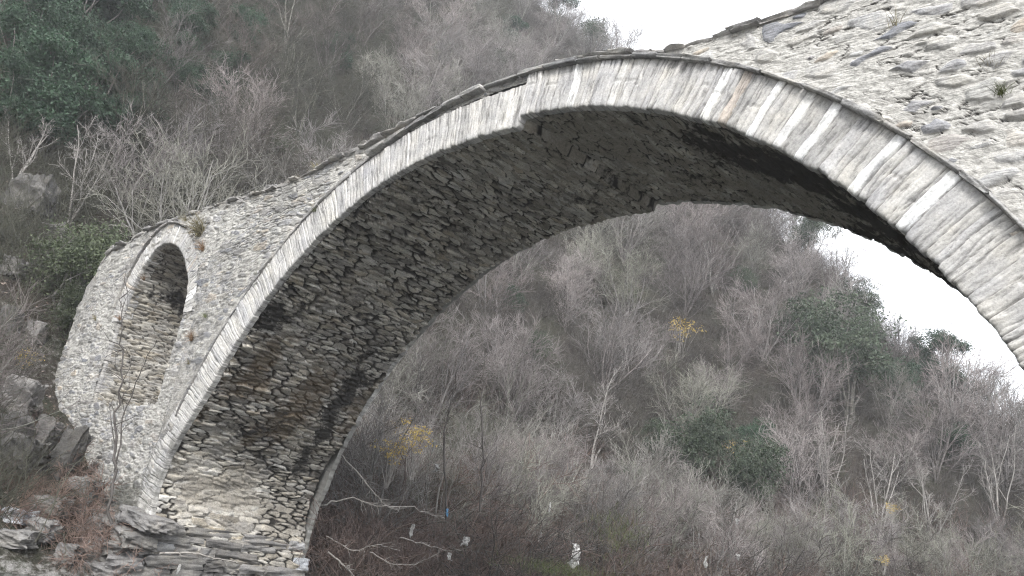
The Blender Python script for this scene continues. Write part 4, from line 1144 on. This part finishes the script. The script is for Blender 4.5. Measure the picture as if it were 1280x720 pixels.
bush_at(95, 600, None, .7, 'dead brown bush between the paler leaning slab and the side arch', P_rust[1])
bush_at(20, 625, None, .6, 'dead reddish bush behind the longer bleached log', P_rust[1])
bush_at(85, 690, None, .8, 'dead rusty bush drooping over the stones at the bottom left', P_rust[0])
bush_at(30, 660, None, .6, 'flattened dead brown bush at the bottom left corner', P_rust[0])

def tuft(p, n, L, spread, m, seed, nrm=(0, -.6, .8), wide=None):
    r_ = np.random.default_rng(seed); V_ = []; Q_ = []; k_ = 0
    for _ in range(n):
        d_ = np.array(nrm) + r_.normal(0, spread, 3); d_ /= np.linalg.norm(d_); l_ = L * r_.uniform(.5, 1.1); q = r_.normal(0, L * .14, 3) * np.array([1, .3, .5]) if wide is None else r_.normal(0, 1, 3) * np.array(wide); sd_ = np.cross(d_, r_.normal(0, 1, 3)); sd_ /= np.linalg.norm(sd_); w_ = L * r_.uniform(.012, .022)
        for j in range(4):
            V_ += [q - sd_ * w_ * (1 - j / 3.3), q + sd_ * w_ * (1 - j / 3.3)]
            q = q + d_ * l_ / 3; d_ = d_ + np.array([0, 0, -.22]) + r_.normal(0, .1, 3); d_ /= np.linalg.norm(d_)
        for j in range(3): Q_.append([k_ + 2 * j, k_ + 2 * j + 1, k_ + 2 * j + 3, k_ + 2 * j + 2])
        k_ += 8
    o = link('grass_tuft', mesh_np('grass_tuft', np.array(V_), np.array(Q_)), m); o.location = p
    return o
TUFT = [((250, 292), 120, .75, 'grass_dry', 'tallest tuft of dry grass growing on the bridge top right of the side arch'),
        ((254, 312), 70, .42, 'leaf_brown', 'brownish weed tuft on the wall just below the tallest grass tuft'),
        ((232, 276), 40, .35, 'grass_dry', 'small dry grass tuft right over the crown of the side arch'),
        ((398, 216), 80, .38, 'grass_dry', 'low dry yellowish grass on the bridge edge left of the big arch crown'),
        ((420, 208), 50, .32, 'leaf_brown', 'low brown grass on the bridge edge right beside the yellowish grass'),
        ((372, 228), 40, .28, 'grass_dry', 'short grass on the bridge edge left of the yellowish grass'),
        ((395, 266), 70, .22, 'grass_green', 'green sprig growing out of the projecting slabs over the left ring'),
        ((240, 425), 70, .38, 'leaf_brown', 'reddish brown weed on the wall between the side arch and the ring'),
        ((258, 398), 50, .28, 'grass_green', 'grey green weed on the wall above the reddish brown weed'),
        ((236, 455), 40, .25, 'grass_dry', 'small weed on the wall below the reddish brown weed'),
        ((322, 345), 40, .22, 'grass_green', 'small green weed by the slabs above the lower left ring'),
        ((330, 252), 40, .20, 'grass_green', 'small green weed on the wall under the bridge edge'),
        ((180, 350), 50, .25, 'leaf_brown', 'brown weed on the wall left of the side arch top'),
        ((150, 400), 50, .28, 'leaf_brown', 'brown weed on the wall left of the side arch jamb'),
        ((120, 400), 50, .28, 'grass_dry', 'dry weed near the left end of the bridge wall'),
        ((1242, 92), 70, .30, 'grass_dry', 'dry grey weed on the high wall near the right edge'),
        ((1252, 118), 60, .22, 'grass_green', 'small green weed below the dry grey one on the high wall at right'),
        ((1276, 268), 50, .20, 'grass_green', 'green weed at the right edge just above the projecting slabs'),
        ((1118, 32), 14, .28, 'grass_dry', 'few thin dry stalks on the upper right wall')]
for j_, (q, n_, L_, mm, lab) in enumerate(TUFT):
    top_ = q[1] < 300 and lab.find('edge') > 0
    tag(tuft(wall_pt(*q, y=-.02 if not top_ else .1), n_, L_, .42, M[mm], 800 + j_), lab, 'weed')
g_ = at(708, 716, 25.6)
tag(tuft(g_, 900, .30, .5, M['grass_green'], 77, (0, -.1, .9), (1.0, .8, .12)), 'pale green grass patch on the bank in the bottom middle', 'grass', kind='stuff')
g_ = at(775, 668, 27.5)
tag(tuft(g_, 500, .34, .5, M['grass_green'], 78, (0, -.1, .9), (.5, .5, .4)), 'green grassy clump right of the forked white rag', 'grass', kind='stuff')
for q_, s_, lab_ in (((490, 575), .4, 'bush of faint yellow leaves nearest to the inner edge of the bridge leg'), ((520, 560), .45, 'faint yellow leaved bush above the dull pale plastic scrap'), ((1115, 640), .2, 'small bush with dull orange leaves among the pale trees at lower right'), ((1105, 705), .18, 'low bush with dull orange leaves at the bottom edge, lower right')):
    v_ = at(*q_, 26.5 if q_[0] < 900 else 36.0)
    plant('yellow_sapling', v_ - np.array([0, 0, 1.4 * s_ * 1.3]), P_yell[0], lab_, 'sapling', None, q_[0], s_ * 1.3)
# yellow leafed twigs among the left rocks
place(P_yell[0], 25, 470, 'yellow_sapling', 'low plant with yellow leaves among the rocks at the left edge', 'sapling', sc=.42, sink=.3)

def rag(px, py, wp_, hp_, m, label, seed, D=None, fork=False):
    """a torn plastic scrap hanging from twigs; top at this pixel"""
    if D is None:
        g_ = ground_hit(px, py + hp_); D = min(np.hypot(*(g_[:2] - CAM[:2])) - .7, 31) if g_ is not None else 26
    p = at(px, py, D); L_ = np.linalg.norm(p - CAM); w_ = .55 * wp_ * L_ / 1020; h_ = .65 * hp_ * L_ / 1020
    nu, nv = 14, 26; u, v = np.meshgrid(np.linspace(-1, 1, nu), np.linspace(0, 1, nv), indexing='ij')
    wid = .35 + .65 * np.abs(fbm(v * 2.3 + seed, v * 0 + seed, 3, seed)) * 2
    x_ = u * w_ * .5 * np.clip(wid, .2, 1) + w_ * .35 * fbm(v * 1.8, v * 0 + seed * 3.3, 3, seed + 1)
    if fork: x_ = x_ + w_ * .35 * np.sign(u) * sstep(.2, .6, v) * (1 - .5 * v)
    y_ = w_ * .45 * fbm(u * 1.4 + seed, v * 2.5, 3, seed + 2); z_ = -v * h_ * (1 - .25 * vnoise(u * 2 + seed, u * 0, seed + 3)) + .04 * h_ * fbm(u * 3, v * 3, 2, seed + 4)
    rt = np.array([CR[0], CR[1], 0]) / np.hypot(CR[0], CR[1]); fw = np.array([-rt[1], rt[0], 0])
    P_ = x_[..., None] * rt + y_[..., None] * fw + z_[..., None] * np.array([0, 0, 1.0])
    o = grid_obj('plastic_scrap', P_, m); o.location = p
    sm_ = o.modifiers.new('thickness', 'SOLIDIFY'); sm_.thickness = .006
    return tag(o, label, 'plastic scrap')
PW, PB = M['plastic_white'], M['plastic_blue']
rag(720, 680, 19, 44, M['plastic_clean'], 'largest white plastic rag hanging forked on twigs at the bottom middle', 1, fork=True)
rag(560, 636, 9, 15, PB, 'small blue plastic scrap hanging on a thin dark sapling', 2, D=25.2)
rag(516, 655, 9, 26, PW, 'narrow white plastic strip hanging left of the blue scrap', 3, D=25.2)
rag(582, 671, 15, 18, PW, 'crumpled greyish plastic scrap right below the blue scrap', 4, D=25.2)
rag(563, 691, 13, 14, PW, 'white plastic scrap near the bottom edge below the blue scrap', 5, D=25.2)
rag(543, 552, 8, 26, PW, 'pointed pale plastic scrap hanging high in the bushes right of the leg', 6, D=25.2)
rag(546, 580, 15, 18, PW, 'dull pale plastic scrap below the pointed pale one', 7, D=25.2)
rag(688, 628, 8, 18, PW, 'thin white plastic scrap in twigs left of the forked white rag', 8)
rag(676, 665, 9, 22, PW, 'torn white plastic scrap lower left of the forked white rag', 9)
rag(883, 695, 9, 22, PW, 'white plastic strip at the bottom edge under the tiny yellow sapling', 10)
rag(923, 693, 9, 12, PW, 'small white plastic scrap right of the strip under the yellow sapling', 11)
rag(922, 648, 8, 12, PW, 'tiny white plastic scrap right of the tiny yellow sapling', 12)
rag(874, 667, 5, 9, PW, 'tiny white plastic scrap left of the tiny yellow sapling', 13)
rag(146, 688, 5, 14, PW, 'narrow white plastic strip at the foot of the bridge leg', 14, D=23.5)
rag(55, 697, 14, 10, PW, 'white plastic scrap on the stones in the bottom left corner', 15, D=23)
rag(225, 705, 6, 18, PW, 'white plastic strip under the thin bleached branch', 16, D=20.9)

# ------------------------------------------------------------------ air
hz = MB()
V = np.array([(x, y, z) for x in (-3200, 3200) for y in (-3200, 3200) for z in (-3.0, 112)], float)
hz.add(V, np.array([[0, 1, 3, 2], [4, 6, 7, 5], [0, 4, 5, 1], [2, 3, 7, 6], [0, 2, 6, 4], [1, 5, 7, 3]]))
hm = bpy.data.materials.new('haze_air'); hm.use_nodes = True
hm.node_tree.nodes.remove(hm.node_tree.nodes['Principled BSDF'])
pv_ = hm.node_tree.nodes.new('ShaderNodeVolumePrincipled'); pv_.inputs['Density'].default_value = .0010; pv_.inputs['Color'].default_value = (.93, .95, 1.0, 1)
hm.node_tree.links.new(pv_.outputs[0], hm.node_tree.nodes['Material Output'].inputs['Volume'])
tag(hz.build('haze', hm, smooth=False), 'thin pale haze hanging in the valley air', 'haze', kind='stuff')
